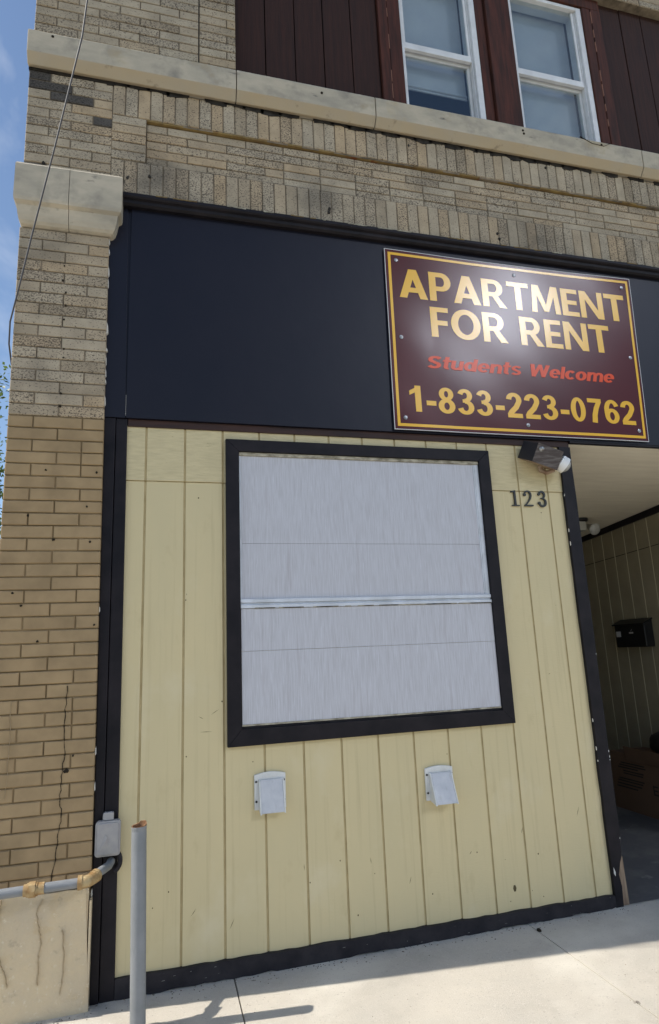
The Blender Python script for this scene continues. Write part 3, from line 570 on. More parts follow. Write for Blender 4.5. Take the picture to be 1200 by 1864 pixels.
poly = [(2.748, -0.07)]+[(2.748+random.uniform(-.002, .002), z) for z in [0.0+0.1*k for k in range(1, 26)]]+[(2.748, 2.606), (2.83, 2.606)]+[(2.83+random.uniform(-.0015, .0015), 2.5-0.1*k) for k in range(23)]+[(2.822, 0.19), (2.808, 0.16), (2.79, 0.10), (2.80, 0.04), (2.795, -0.07)]
m.prism(poly, -0.022, 0.0)
m.box(2.775, 2.818, 0.0005, 0.12, -0.06, 2.64, 0)
m.box(2.818, 2.829, 0.0005, 0.12, 0.2, 2.64, 0)
for z in [1.30, 0.745, 0.715, 0.70, 0.28]:
    x = 2.829+random.uniform(-.003, .0005); h = random.uniform(.005, .013)
    m.prism([(x-.003, z), (x+.0012, z), (x+.001, z+h), (x-.002, z+h*.8)], -0.0232, -0.012, 1)
for k in range(6):
    z = random.uniform(.0, 2.3); h = random.uniform(.006, .03); m.prism([(2.7462, z), (2.7487, z+.2*h), (2.7484, z+.8*h), (2.7462, z+h)], -0.0226, -0.016, 1)
m.prism([(2.76, 0.14), (2.769, 0.115), (2.766, 0.095), (2.758, 0.11)], -0.0235, -0.01, 1)
post = m.build('post', [BLACK, CHIP], B)
m = MB(); m.prism([(2.795, gz(2.8)+.002), (2.799, 0.03), (2.790, 0.10), (2.806, 0.158), (2.820, 0.186), (2.831, 0.19), (2.834, 0.08), (2.838, gz(2.8)+.002)], -0.018, 0.06)
m.prism([(2.790, -0.05), (2.80, -0.045), (2.803, 0.05), (2.797, 0.06)], -0.021, 0.0)
m.build('splintered_end', WOOD, post, bevel=0.003)
m = MB()
xs = [0.119+(2.748-0.119)*k/60 for k in range(61)]
poly = [(x, random.uniform(-.003, .003)) for x in xs]+[(x, gz(x)+random.uniform(-.006, .008)) for x in reversed(xs)]
for i in range(60):
    a, b, c, d = poly[i], poly[i+1], poly[len(poly)-2-i], poly[len(poly)-1-i]
    m.add([(a[0], -0.02, a[1]), (b[0], -0.02, b[1]), (c[0], -0.024, c[1]), (d[0], -0.024, d[1]), (a[0], 0.01, a[1]), (b[0], 0.01, b[1])], [(0, 3, 2, 1), (0, 1, 5, 4)])
m.box(0.12, 2.747, -0.008, 0.05, -0.12, -0.006, 0)
for k in range(14):
    x = random.uniform(.2, 2.7); z = random.uniform(gz(x)+.004, -.01); l_ = random.uniform(.003, .018); h = random.uniform(.0015, .004)
    m.prism([(x, z), (x+l_, z+h*.3), (x+l_*.8, z+h), (x+l_*.2, z+h*.8)], -0.0246, -0.015, 1)
m.build('baseboard', [BASEBLK, PALEDIRT], B, merge=True)

# boarded display window
DW = bpy.data.objects.new('boarded_window', None); COL.objects.link(DW); DW.parent = B
ox0, ox1, oz0, oz1 = 0.624, 2.237, 0.943, 2.556
ix0, ix1, iz0, iz1 = 0.696, 2.164, 1.022, 2.487
m = MB(); yt = -0.028
def mitre(mb, o4, i4, y0, y1):
    for k in range(4): mb.hexa([(*o4[k][:1], y0, o4[k][1]), (o4[(k+1) % 4][0], y0, o4[(k+1) % 4][1]), (i4[(k+1) % 4][0], y0, i4[(k+1) % 4][1]), (i4[k][0], y0, i4[k][1])],
                               [(o4[k][0], y1, o4[k][1]), (o4[(k+1) % 4][0], y1, o4[(k+1) % 4][1]), (i4[(k+1) % 4][0], y1, i4[(k+1) % 4][1]), (i4[k][0], y1, i4[k][1])])
mitre(m, [(ox0, oz0-.004), (ox1, oz0+.004), (ox1, oz1), (ox0, oz1)], [(ix0, iz0), (ix1, iz0), (ix1, iz1), (ix0, iz1)], yt, 0.002)
m.build('trim', BLACK, DW, bevel=0.002)
m = MB()
m.box(ix0+.001, ix1-.001, -0.017, 0.001, iz1-0.02, iz1-0.001, 1)
m.box(ix1-0.028, ix1-0.001, -0.012, 0.001, 1.672, iz1-0.021, 0); m.box(ix1-0.036, ix1-0.0285, -0.0105, 0.001, 1.672, iz1-0.021, 0); m.box(ix0+.001, ix0+0.010, -0.012, 0.001, 1.672, iz1-0.021, 0)
m.build('frame', [WFRAME, DIRTY], DW, bevel=0.002)
m = MB(); m.box(ix0+0.0105, ix1-0.037, -0.0080, 0.003, 1.973, iz1-0.021); m.box(ix0+0.0105, ix1-0.037, -0.0077, 0.003, 1.674, 1.9715)
m.build('board', PANEL, DW)
m = MB(); m.box(ix0+0.004, ix1-0.002, -0.0165, 0.001, 1.4045, 1.622); m.box(ix0+0.004, ix1-0.002, -0.0162, 0.001, 1.042, 1.403)
m.build('board', PANEL, DW)
m = MB(); m.box(ix0+.001, ix1-.001, -0.020, 0.001, 1.654, 1.673, 0); m.box(ix0+.001, ix1-.001, -0.012, 0.001, 1.643, 1.6535, 0); m.box(ix0+.001, ix1-.001, -0.023, 0.001, 1.6245, 1.6425, 0)
for k in range(40): x = ix0+0.01+rnd()*1.4; m.box(x, min(x+random.uniform(.02, .1), ix1-.004), -0.0238, -0.01, 1.623, 1.628, 1)
m.build('meeting_rail', [WFRAME, DIRTY], DW, bevel=0.0015)
m = MB(); m.box(ix0+.002, ix1-.002, -0.019, 0.001, 1.0335, 1.0415, 0); m.box(ix0+.001, ix1-.001, -0.012, 0.001, 1.0225, 1.033, 1)
m.build('bottom_bead', [DIRTY, BASEBLK], DW)

# entrance alcove
AX0, AX1, AYB = 2.83, 4.6, 4.5
cz = lambda y: 2.633-0.082*y
m = MB(); m.add([(2.74, 0.0, cz(0)), (4.8, 0.0, cz(0)), (4.8, 4.6, cz(4.6)), (2.74, 4.6, cz(4.6)), (2.74, 0.0, cz(0)+.1), (4.8, 0.0, cz(0)+.1), (4.8, 4.6, cz(4.6)+.1), (2.74, 4.6, cz(4.6)+.1)], [(0, 3, 2, 1), (4, 5, 6, 7), (0, 1, 5, 4), (1, 2, 6, 5), (2, 3, 7, 6), (3, 0, 4, 7)])
m.build('alcove_ceiling', CEIL, B)
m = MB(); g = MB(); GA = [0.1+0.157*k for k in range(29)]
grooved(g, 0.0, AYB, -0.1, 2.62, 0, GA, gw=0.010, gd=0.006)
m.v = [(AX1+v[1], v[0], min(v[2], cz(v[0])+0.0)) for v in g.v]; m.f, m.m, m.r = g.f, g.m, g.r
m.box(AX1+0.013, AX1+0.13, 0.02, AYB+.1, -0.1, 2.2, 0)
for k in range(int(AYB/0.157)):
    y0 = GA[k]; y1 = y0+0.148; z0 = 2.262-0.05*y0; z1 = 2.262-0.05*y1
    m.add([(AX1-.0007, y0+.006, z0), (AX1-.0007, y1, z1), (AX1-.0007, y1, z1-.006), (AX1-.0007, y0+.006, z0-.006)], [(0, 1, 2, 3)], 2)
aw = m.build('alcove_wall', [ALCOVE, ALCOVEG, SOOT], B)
m = MB(); t0, t1 = 0.02, AYB
m.hexa([(AX1-.02, t0, cz(t0)-.07), (AX1-.02, t1, cz(t1)-.04), (AX1-.02, t1, cz(t1)-.002), (AX1-.02, t0, cz(t0)-.002)], [(AX1-.001, t0, cz(t0)-.07), (AX1-.001, t1, cz(t1)-.04), (AX1-.001, t1, cz(t1)-.002), (AX1-.001, t0, cz(t0)-.002)])
m.build('ceiling_trim', BLACK, aw)
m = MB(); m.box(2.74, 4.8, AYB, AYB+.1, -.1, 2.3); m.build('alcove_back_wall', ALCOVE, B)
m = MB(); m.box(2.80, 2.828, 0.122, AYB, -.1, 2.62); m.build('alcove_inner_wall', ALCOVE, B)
m = MB(); grooved(m, 4.73, XR, -0.02, 2.64, 0, [k*SP for k in range(24, 35)]); m.box(4.73, XR, .012, .06, -.1, 2.64, 1); m.build('siding', [CREAM, CREAMG], B)
m = MB(); m.box(4.60, 4.73, -0.022, 0.05, -0.1, 2.64); m.build('post', BLACK, B, bevel=.003)
m = MB(); m.box(4.731, XR, -0.02, 0.01, -0.1, 0.0); m.build('baseboard', BASEBLK, B)

# ------------------------------------------------------------------ rental sign
SY = -0.046
def swave(x, z):
    return (0.0016*math.sin((x-1.62)*5.1+0.7)*math.cos((z-2.65)*3.6+0.3) + 0.0007*math.sin((x+z)*9.0) + 0.012*max(0, 1-((x-1.66)/0.25)**2)*max(0, 1-abs(z-3.25)/0.35)*0.18)
sg = thing('rental_sign', 'maroon and gold sign reading APARTMENT FOR RENT, screwed to the dark fascia', 'sign', (2.55, SY, 3.27))
TL, TR, BR, BL = (1.629, 3.874), (3.484, 3.886), (3.436, 2.664), (1.618, 2.657)
def bil(u, v, ins=0.0):
    x = (1-v)*((1-u)*BL[0]+u*BR[0])+v*((1-u)*TL[0]+u*TR[0]); z = (1-v)*((1-u)*BL[1]+u*BR[1])+v*((1-u)*TL[1]+u*TR[1]); 
    return x, z-0.010*math.sin(math.pi*u)*v*(1 if v > .5 else 0)*max(0, (v-.5)*2)
def sheet(pts_fn, nu, nv, off, th, name, mats, parent):
    mb = MB(); P = []
    for i in range(nu+1):
        for k in range(nv+1):
            x, z = pts_fn(i/nu, k/nv); P.append((x, SY-swave(x, z)-off, z))
    fr = [(i*(nv+1)+k, (i+1)*(nv+1)+k, (i+1)*(nv+1)+k+1, i*(nv+1)+k+1) for i in range(nu) for k in range(nv)]
    mb.add(P, fr, 0); return mb
mb = sheet(bil, 60, 40, 0.0, 0, 'panel', SIGN, sg)
nu, nv = 60, 40; base = len(mb.v)
mb.v += [(x, y+0.004, z) for x, y, z in mb.v[:base]]
for f in [f for f in mb.f]: mb.f.append(tuple(base+i for i in reversed(f))); mb.m.append(0); mb.r.append(.5)
edge = [(i, 0) for i in range(nu)]+[(nu, k) for k in range(nv)]+[(i, nv) for i in range(nu, 0, -1)]+[(0, k) for k in range(nv, 0, -1)]
for a, b in zip(edge, edge[1:]+edge[:1]):
    ia, ib = a[0]*(nv+1)+a[1], b[0]*(nv+1)+b[1]; mb.f.append((ia, ib, ib+base, ia+base)); mb.m.append(1); mb.r.append(.5)
mb.build('panel', [SIGN, SIGNEDGE], sg, smooth=True)
# gold border and pale cut edge
def frame_strip(mb, ins0, ins1, off):
    W_, H_ = 1.84, 1.22
    def P_(u, v): x, z = bil(u, v); return (x, SY-swave(x, z)-off, z)
    n = 48
    for (u0, v0, u1, v1) in [(ins0/W_, ins0/H_, 1-ins0/W_, ins1/H_), (ins0/W_, 1-ins1/H_, 1-ins0/W_, 1-ins0/H_)]:
        for i in range(n):
            a, b = u0+(u1-u0)*i/n, u0+(u1-u0)*(i+1)/n; mb.add([P_(a, v0), P_(b, v0), P_(b, v1), P_(a, v1)], [(0, 1, 2, 3)])
    for (u0, u1) in [(ins0/W_, ins1/W_), (1-ins1/W_, 1-ins0/W_)]:
        for i in range(n):
            a, b = ins1/H_+(1-2*ins1/H_)*i/n, ins1/H_+(1-2*ins1/H_)*(i+1)/n; mb.add([P_(u0, a), P_(u1, a), P_(u1, b), P_(u0, b)], [(0, 1, 2, 3)])
mb = MB(); frame_strip(mb, 0.022, 0.040, 0.0013); mb.build('border', GOLD, sg)
mb = MB(); frame_strip(mb, 0.0, 0.004, 0.0010); mb.build('cut_edge', SIGNEDGE, sg)

def ell(cx, cy, rx, ry, a0, a1, n, ws, wt, e0=1.0, e1=1.0):
    """arc ribbon: width ws where the stroke runs upright, wt where it runs level; e0/e1 scale the ends."""
    out = []
    for k in range(n+1):
        t_ = k/n; a = R(a0+(a1-a0)*t_); f = abs(math.cos(a))**1.5
        out.append((cx+rx*math.cos(a), cy+ry*math.sin(a), (wt+(ws-wt)*f)*(e0 if k == 0 else e1 if k == n else 1)))
    return out
def P_(*p): return ('p', p)
def B_(x0, y0, x1, y1): return ('p', ((x0, y0), (x1, y0), (x1, y1), (x0, y1)))
def G_(r): return ('r', r)
def SC(h, w_, ws, wt):
    return G_(ell(w_/2, h*.72, w_/2-ws/2, h*.28-wt/2, 28, 262, 16, ws*.9, wt)+ell(w_/2, h*.275, w_/2-ws/2, h*.275-wt/2, 82, -156, 16, ws*.9, wt))
GL = {
 'A': (.90, [P_((0, 0), (.235, 0), (.56, 1), (.325, 1)), P_((.655, 0), (.90, 0), (.575, 1), (.34, 1)), P_((.2, .2), (.7, .2), (.65, .37), (.25, .37))]),
 'P': (.71, [B_(0, 0, .22, 1), G_([(.18, .92, .16)]+ell(.385, .675, .215, .245, 90, -90, 12, .215, .16)+[(.18, .43, .16)])]),
 'R': (.80, [B_(0, 0, .22, 1), G_([(.18, .92, .16)]+ell(.40, .69, .21, .23, 90, -90, 12, .21, .16)+[(.18, .46, .16)]), P_((.30, .44), (.50, .46), (.82, 0), (.565, 0))]),
 'T': (.76, [B_(0, .83, .76, 1), B_(.27, 0, .49, .9)]),
 'M': (1.04, [P_((0, 0), (.195, 0), (.235, 1), (.07, 1)), P_((1.04, 0), (.845, 0), (.805, 1), (.97, 1)), P_((.07, 1), (.30, 1), (.60, .05), (.44, .05)), P_((.97, 1), (.74, 1), (.44, .05), (.60, .05))]),
 'E': (.62, [B_(0, 0, .22, 1), B_(.1, .84, .60, 1), B_(.1, .425, .56, .58), B_(.1, 0, .62, .16)]),
 'F': (.58, [B_(0, 0, .22, 1), B_(.1, .84, .58, 1), B_(.1, .40, .54, .56)]),
 'N': (.86, [B_(0, 0, .20, 1), B_(.66, 0, .86, 1), P_((0, 1), (.23, 1), (.86, 0), (.63, 0))]),
 'O': (.96, [G_(ell(.48, .5, .365, .425, 0, 360, 40, .23, .17))]),
 '0': (.56, [G_(ell(.28, .5, .185, .43, 0, 360, 32, .185, .14))]),
 '1': (.46, [B_(.20, 0, .395, 1), P_((.395, 1), (.245, 1), (.19, .90), (.02, .79), (.02, .62), (.21, .74), (.395, .9))]),
 '2': (.56, [G_(ell(.28, .715, .18, .21, 178, -28, 16, .19, .15)+[(.34, .42, .19), (.16, .22, .19), (.10, .10, .19)]), B_(.02, 0, .55, .17)]),
 '3': (.56, [G_(ell(.265, .74, .165, .19, 165, -92, 14, .18, .14)), G_(ell(.275, .285, .19, .215, 96, -168, 16, .19, .14)), B_(.18, .46, .30, .595)]),
 '6': (.56, [G_(ell(.285, .315, .185, .245, 0, 360, 28, .185, .14)), G_(ell(.305, .56, .21, .37, 28, 180, 16, .19, .14)+[(.095, .32, .185)])]),
 '7': (.56, [B_(.02, .83, .55, 1), G_([(.455, .86, .17), (.34, .62, .185), (.255, .33, .195), (.22, 0, .2)])]),
 '8': (.56, [G_(ell(.28, .745, .155, .19, 0, 360, 28, .175, .13)), G_(ell(.28, .28, .185, .215, 0, 360, 28, .19, .14))]),
 '-': (.36, [B_(.02, .27, .34, .45)]),
 'S': (.78, [SC(1, .78, .24, .175)]),
 's': (.60, [SC(.76, .60, .19, .135)]),
 't': (.44, [G_([(.20, 1.0, .21), (.20, .35, .21)]+ell(.335, .21, .135, .135, 180, 285, 8, .21, .14)), B_(0, .60, .44, .75)]),
 'u': (.66, [B_(.45, 0, .66, .75), G_([(.105, .75, .21), (.105, .30, .21)]+ell(.30, .27, .195, .20, 180, 340, 12, .21, .15))]),
 'n': (.66, [B_(0, 0, .21, .75), G_(ell(.36, .48, .195, .20, 165, 0, 12, .21, .15)+[(.555, .40, .21), (.555, 0, .21)])]),
 'm': (1.04, [B_(0, 0, .21, .75), G_(ell(.345, .48, .175, .20, 165, 0, 12, .20, .15)+[(.52, .40, .20), (.52, 0, .20)]), G_(ell(.76, .48, .18, .20, 165, 0, 12, .20, .15)+[(.94, .40, .20), (.94, 0, .20)])]),
 'd': (.72, [B_(.51, 0, .72, 1), G_(ell(.33, .375, .225, .305, 0, 360, 28, .21, .15))]),
 'o': (.70, [G_(ell(.35, .375, .24, .305, 0, 360, 30, .22, .15))]),
 'c': (.64, [G_(ell(.345, .375, .235, .305, 42, 318, 24, .22, .15))]),
 'e': (.68, [G_(ell(.345, .375, .235, .305, -4, 318, 28, .21, .145)), B_(.2, .315, .665, .43)]),
 'l': (.21, [B_(0, 0, .21, 1)]),
 'W': (1.22, [P_((0, 1), (.23, 1), (.42, 0), (.20, 0)), P_((.20, 0), (.40, 0), (.70, 1), (.52, 1)), P_((.52, 1), (.70, 1), (1.02, 0), (.82, 0)), P_((.80, 0), (1.02, 0), (1.22, 1), (.99, 1))]),
}
def lettering(name, body, x0, x1, z0, z1, material, track=.10, shear_=0.0, bold=0.0):
    """each letter laid out as flat vinyl: stroke pieces layered a tenth of a millimetre apart."""
    x = 0; items = []
    for ch in body:
        w_, prims = GL[ch]; items.append((x, prims)); items += [(x+bold, prims, 8)] if bold else []; x += w_+bold+(track*.6 if ch == '-' else track)
    tot = x-track+shear_; sx, sz = (x1-x0)/tot, z1-z0; me = bpy.data.meshes.new(name); bm = bmesh.new(); lay = bm.verts.layers.float.new('lift')
    for ox, prims, *up_ in items:
        for k, (kd, dat) in enumerate(prims, *up_):
            quads = []
            if kd == 'p': quads = [list(dat)]
            else:
                Lf, Rt = [], []; closed = (abs(dat[0][0]-dat[-1][0])+abs(dat[0][1]-dat[-1][1])) < 1e-6
                for i, (px, py, wd) in enumerate(dat):
                    a_ = dat[i-1] if i else (dat[-2] if closed else dat[0]); b_ = dat[i+1] if i < len(dat)-1 else (dat[1] if closed else dat[-1])
                    d = Vector((b_[0]-a_[0], b_[1]-a_[1])).normalized(); Lf.append((px-d.y*wd/2, py+d.x*wd/2)); Rt.append((px+d.y*wd/2, py-d.x*wd/2))
                for i in range(len(dat)-1): quads.append([Lf[i], Lf[i+1], Rt[i+1], Rt[i]])
            for q_ in quads:
                vs_ = []
                for (px, py) in q_:
                    v = bm.verts.new((x0+(ox+px+shear_*py)*sx, 0, z0+py*sz)); v[lay] = 0.00012*k; vs_.append(v)
                bm.faces.new(vs_)
    for ax, a, b in ((0, x0, x1), (2, z0-.02, z1+.02)):
        n = max(2, int((b-a)/0.04))
        for k in range(1, n):
            co = Vector((0, 0, 0)); co[ax] = a+(b-a)*k/n; no = Vector((0, 0, 0)); no[ax] = 1
            bmesh.ops.bisect_plane(bm, geom=bm.verts[:]+bm.edges[:]+bm.faces[:], plane_co=co, plane_no=no)
    for v in bm.verts: v.co.y = SY-swave(v.co.x, v.co.z)-0.0014-v[lay]
    for f in bm.faces:
        f.normal_update()
        if f.normal.y > 0: f.normal_flip()
    bm.to_mesh(me); bm.free(); me.materials.append(material)
    o = bpy.data.objects.new(name, me); COL.objects.link(o); o.parent = sg; o.matrix_parent_inverse = Matrix.Translation(-sg.location)
    return o
lettering('lettering', 'APARTMENT', 1.713, 3.404, 3.54, 3.743, GOLD, .065)
lettering('lettering', 'FOR', 1.911, 2.446, 3.287, 3.495, GOLD, .075)
lettering('lettering', 'RENT', 2.546, 3.242, 3.288, 3.493, GOLD, .075)
lettering('lettering', 'Students', 1.853, 2.537, 3.070, 3.154, ORANGE, .03, 0.20, .035)
lettering('lettering', 'Welcome', 2.570, 3.243, 3.070, 3.157, ORANGE, .03, 0.20, .035)
lettering('lettering', '1-833-223-0762', 1.725, 3.356, 2.777, 2.946, GOLD, .085)
for (x, z) in [(1.704, 3.799), (2.548, 3.797), (3.404, 3.806), (1.702, 3.262), (3.388, 3.269), (1.692, 2.733), (2.527, 2.732), (3.369, 2.738)]:
    s_ = MB(); y = SY-swave(x, z)-0.001
    s_.lathe([(0.0, 0.006), (0.006, 0.0058), (0.0062, 0.0035), (0.0125, 0.0025), (0.0125, 0)], Matrix.Translation((x, y, z)) @ Matrix.Rotation(math.pi/2, 4, 'X'), 16)
    s_.build('screw', SCREW, sg, smooth=True)

# ------------------------------------------------------------------ house numerals
def strokes(mb, pts, y0, y1):
    """pts: (x, z, width); swept flat ribbon with real thickness, direction-normal width."""
    Lf, Rt = [], []
    for i, (x, z, wd) in enumerate(pts):
        a = pts[max(i-1, 0)]; b = pts[min(i+1, len(pts)-1)]; d = Vector((b[0]-a[0], b[1]-a[1])).normalized()
        Lf.append((x-d.y*wd/2, z+d.x*wd/2)); Rt.append((x+d.y*wd/2, z-d.x*wd/2))
    for i in range(len(pts)-1): mb.prism([Lf[i], Lf[i+1], Rt[i+1], Rt[i]], y0, y1)
def arc(cx, cz_, rx, rz, a0, a1, n, w0, w1, wm=None):
    out = []
    for k in range(n+1):
        t_ = k/n; a = R(a0+(a1-a0)*t_); wd = w0+(w1-w0)*t_ if wm is None else (w0*(1-t_)**2+2*wm*t_*(1-t_)*1.0+w1*t_**2)
        out.append((cx+rx*math.cos(a), cz_+rz*math.sin(a), wd))
    return out
def disc(mb, cx, cz_, r_, y0, y1): mb.prism([(cx+r_*math.cos(k*math.pi/6), cz_+r_*math.sin(k*math.pi/6)) for k in range(12)], y0, y1)
def numeral(digit, cx, z0, h, label):
    mb = MB(); y0, y1 = -0.011, -0.0015; s_ = h
    if digit == 1:
        mb.prism([(cx-.062*s_, z0+.04*s_), (cx+.062*s_, z0+.04*s_), (cx+.055*s_, z0+.98*s_), (cx-.0*s_, z0+s_), (cx-.075*s_, z0+.90*s_)], y0, y1)
        mb.prism([(cx-.25*s_, z0), (cx+.27*s_, z0), (cx+.27*s_, z0+.065*s_), (cx-.25*s_, z0+.065*s_)], y0-.0004, y1-.0004)
        mb.prism([(cx-.26*s_, z0+.855*s_), (cx-.05*s_, z0+.90*s_), (cx+.02*s_, z0+s_), (cx-.26*s_, z0+.935*s_)], y0-.0008, y1-.0008)
    elif digit == 2:
        strokes(mb, arc(cx-.01*s_, z0+.72*s_, .22*s_, .245*s_, 175, -20, 16, .075*s_, .12*s_)+[(cx+.15*s_, z0+.50*s_, .105*s_), (cx+.02*s_, z0+.31*s_, .075*s_), (cx-.22*s_, z0+.06*s_, .085*s_)], y0, y1)
        disc(mb, cx-.215*s_, z0+.735*s_, .095*s_, y0-.0004, y1-.0004)
        mb.prism([(cx-.29*s_, z0), (cx+.31*s_, z0), (cx+.33*s_, z0+.09*s_), (cx-.29*s_, z0+.082*s_)], y0-.0008, y1-.0008)
    else:
        strokes(mb, arc(cx, z0+.75*s_, .19*s_, .21*s_, 160, -85, 16, .08*s_, .05*s_, .20*s_), y0, y1)
        strokes(mb, arc(cx, z0+.28*s_, .235*s_, .25*s_, 92, -165, 18, .06*s_, .075*s_, .20*s_), y0-.0004, y1-.0004)
        disc(mb, cx-.19*s_, z0+.80*s_, .09*s_, y0-.0008, y1-.0008); disc(mb, cx-.225*s_, z0+.23*s_, .095*s_, y0-.0008, y1-.0008)
        mb.prism([(cx-.10*s_, z0+.505*s_), (cx+.02*s_, z0+.505*s_), (cx+.02*s_, z0+.56*s_), (cx-.10*s_, z0+.56*s_)], y0-.0012, y1-.0012)
    o = mb.build('house_numeral', NUMM, bevel=0.0); tag(o, label, 'house number', 'numerals of the house number'); return o
numeral(1, 2.400, 2.212, 0.10, 'black serif numeral 1, first digit of the house number 123 on the cream siding')
numeral(2, 2.491, 2.212, 0.10, 'black serif numeral 2, middle digit of the house number 123 on the cream siding')
numeral(3, 2.590, 2.211, 0.10, 'black serif numeral 3, last digit of the house number 123 nearest the black post')

# ------------------------------------------------------------------ vents
def vent(xc, z0, wd, h, label, lift):
    t = thing('vent_hood', label, 'vent', (xc, 0, z0), 'vent hoods under the boarded window')
    a, b = xc-wd/2, xc+wd/2
    f = MB(); top = [(a+wd*k/10, z0+h-.018+.018*math.sin(math.pi*(.12+.76*k/10))) for k in range(11)]
    f.prism([(a, z0+.004)]+top+[(b, z0+.004)], -0.014, -0.001)
    for k in range(7): f.box(a+.04+k*.0125, a+.047+k*.0125, -0.0155, -0.013, z0+h-.024, z0+h-.013, 0)
    f.build('flange', VENTW, t, bevel=0.002)
    p = MB(); ia, ib = a+.021, b-.011; zt = z0+h-.030; zb = z0-.010; d = 0.050+lift
    # two side cheeks and the hinged flap
    for xa, xb in ((ia, ia+.007), (ib-.007, ib)):
        p = MB(); p.add([(xa, -.0145, zt), (xa, -.0145, zb+.012), (xa, -.014-d, zb), (xa, -.026, zt-.004), (xb, -.0145, zt), (xb, -.0145, zb+.012), (xb, -.014-d, zb), (xb, -.026, zt-.004)], [(0, 1, 2, 3), (7, 6, 5, 4), (0, 4, 5, 1), (1, 5, 6, 2), (2, 6, 7, 3), (3, 7, 4, 0)]); p.build('hood_cheek', VENTW, t, bevel=0.001)
    q = MB()
    q.hexa([(ia+.0075, -.024, zt-.004), (ib-.0075, -.024, zt-.004), (ib-.0075, -.012-d, zb+.004), (ia+.0075, -.012-d, zb+.004)], [(ia+.0075, -.018, zt-.004), (ib-.0075, -.018, zt-.004), (ib-.0075, -.006-d, zb+.004), (ia+.0075, -.006-d, zb+.004)])
    q.build('flap', VENTG, t, bevel=0.002)
    for (x, z) in [(a+.009, z0+h*.76), (a+.009, z0+h*.24), (b-.009, z0+h*.76), (b-.009, z0+h*.24)]:
        s_ = MB(); s_.lathe([(0, .004), (.005, .0035), (.006, 0)], Matrix.Translation((x, -.014, z)) @ Matrix.Rotation(math.pi/2, 4, 'X'), 10); s_.build('screw', DARKS, t)
    # condensation stain ring is in the siding paint
    return t
vent(0.835, 0.630, 0.158, 0.178, 'white vent hood below the left half of the boarded window, flap hanging closed', 0.0)
vent(1.753, 0.585, 0.160, 0.175, 'white vent hood below the right half of the boarded window, its flap tilted further open', 0.022)

# ------------------------------------------------------------------ floodlight over the numerals
fl = thing('security_light', 'weathered brown security light with white shade above the house number', 'light', (2.60, -0.02, 2.48))
ay = R(17); MX = Matrix.Translation((2.575, -0.085, 2.517)) @ Matrix.Rotation(ay, 4, 'Y') @ Matrix.Rotation(R(20), 4, 'X')
def T(pts): return [tuple(MX @ Vector(p)) for p in pts]
m = MB()
front = [(-.085, -.065, -.060), (.092, -.065, -.060), (.092, -.065, .060), (-.085, -.065, .060)]
back = [(-.128, .055, -.055), (.112, .055, -.060), (.112, .055, .064), (-.128, .055, .060)]
vs_ = T(front)+T(back)
m.add(vs_, [(0, 1, 2, 3)], 0); m.add(vs_, [(7, 6, 5, 4), (1, 5, 6, 2), (3, 7, 4, 0), (2, 6, 7, 3)], 1); m.add(vs_, [(0, 4, 5, 1)], 2)
m.build('housing', [HOUSING, HOUSED, COPPER], fl, bevel=0.004)
m = MB(); m.lathe([(0, .010), (.006, .009), (.014, .005), (.017, 0)], MX @ Matrix.Translation((-.052, -.065, .030)) @ Matrix.Rotation(math.pi/2, 4, 'X'), 14); m.build('screw', SCREW, fl, smooth=True)
# lamp head: white shade turned to the right, with a spot bulb
ax = Vector((0.80, -0.16, -0.58)).normalized(); q = ax.to_track_quat('Z', 'Y').to_matrix().to_4x4(); LM = Matrix.Translation((2.684, -0.105, 2.470)) @ q
m = MB(); m.lathe([(0, -.012), (.046, -.010), (.052, 0), (.052, .036), (.049, .037), (.049, .003), (0, .002)], LM, 32); m.build('lamp_shade', WHITE, fl, smooth=True)
m = MB(); m.lathe([(.0, .064), (.02, .061), (.034, .052), (.043, .038), (.046, .020), (.035, .006), (0, .005)], LM, 24); m.build('bulb', BULB, fl, smooth=True)
m = MB(); m.tube(T([(.02, .035, -.058), (.035, .02, -.085), (.06, -.01, -.090), (.095, -.03, -.060)]), [.016, .016, .014, .011], 12)
m.build('bracket', COPPER, fl, bevel=.004)

# ------------------------------------------------------------------ twin lamp on the alcove ceiling
LX, LY = 4.10, 1.64; LZ = cz(LY)
cl = thing('ceiling_lamp', 'twin-headed grey spotlight on the alcove ceiling near the shaded cream wall', 'light', (LX, LY, LZ))
m = MB(); m.lathe([(0, 0), (.078, 0), (.078, -.016), (.066, -.026), (0, -.028)], Matrix.Translation((LX, LY, LZ)), 24); m.build('mounting_plate', HOUSED, cl, smooth=True)
m = MB(); m.box(LX-.042, LX+.042, LY-.045, LY+.045, LZ-.112, LZ-.028); m.build('socket_box', PORC, cl, bevel=.006)
for dx, d in ((-1, (-0.25, -0.25, -0.9)), (1, (-0.08, -0.90, -0.42))):
    ax = Vector(d).normalized(); p0 = Vector((LX+dx*.05, LY, LZ-.055)); p1 = p0+Vector((dx*.045, 0, -.012))
    q = ax.to_track_quat('Z', 'Y').to_matrix().to_4x4(); LM = Matrix.Translation(p1) @ q
    h = MB(); h.tube([p0-Vector((dx*.012, 0, 0)), p0, p1], .012, 10); h.lathe([(.018, -.03), (.022, .01), (.030, .04), (.052, .095), (.056, .108), (.052, .112)], LM, 24); hd = h.build('lamp_head', PORC, cl, smooth=True)
    h = MB(); h.lathe([(0, .122), (.025, .120), (.045, .114), (.0515, .108)], LM, 24); h.build('lens', BULB, hd, smooth=True)

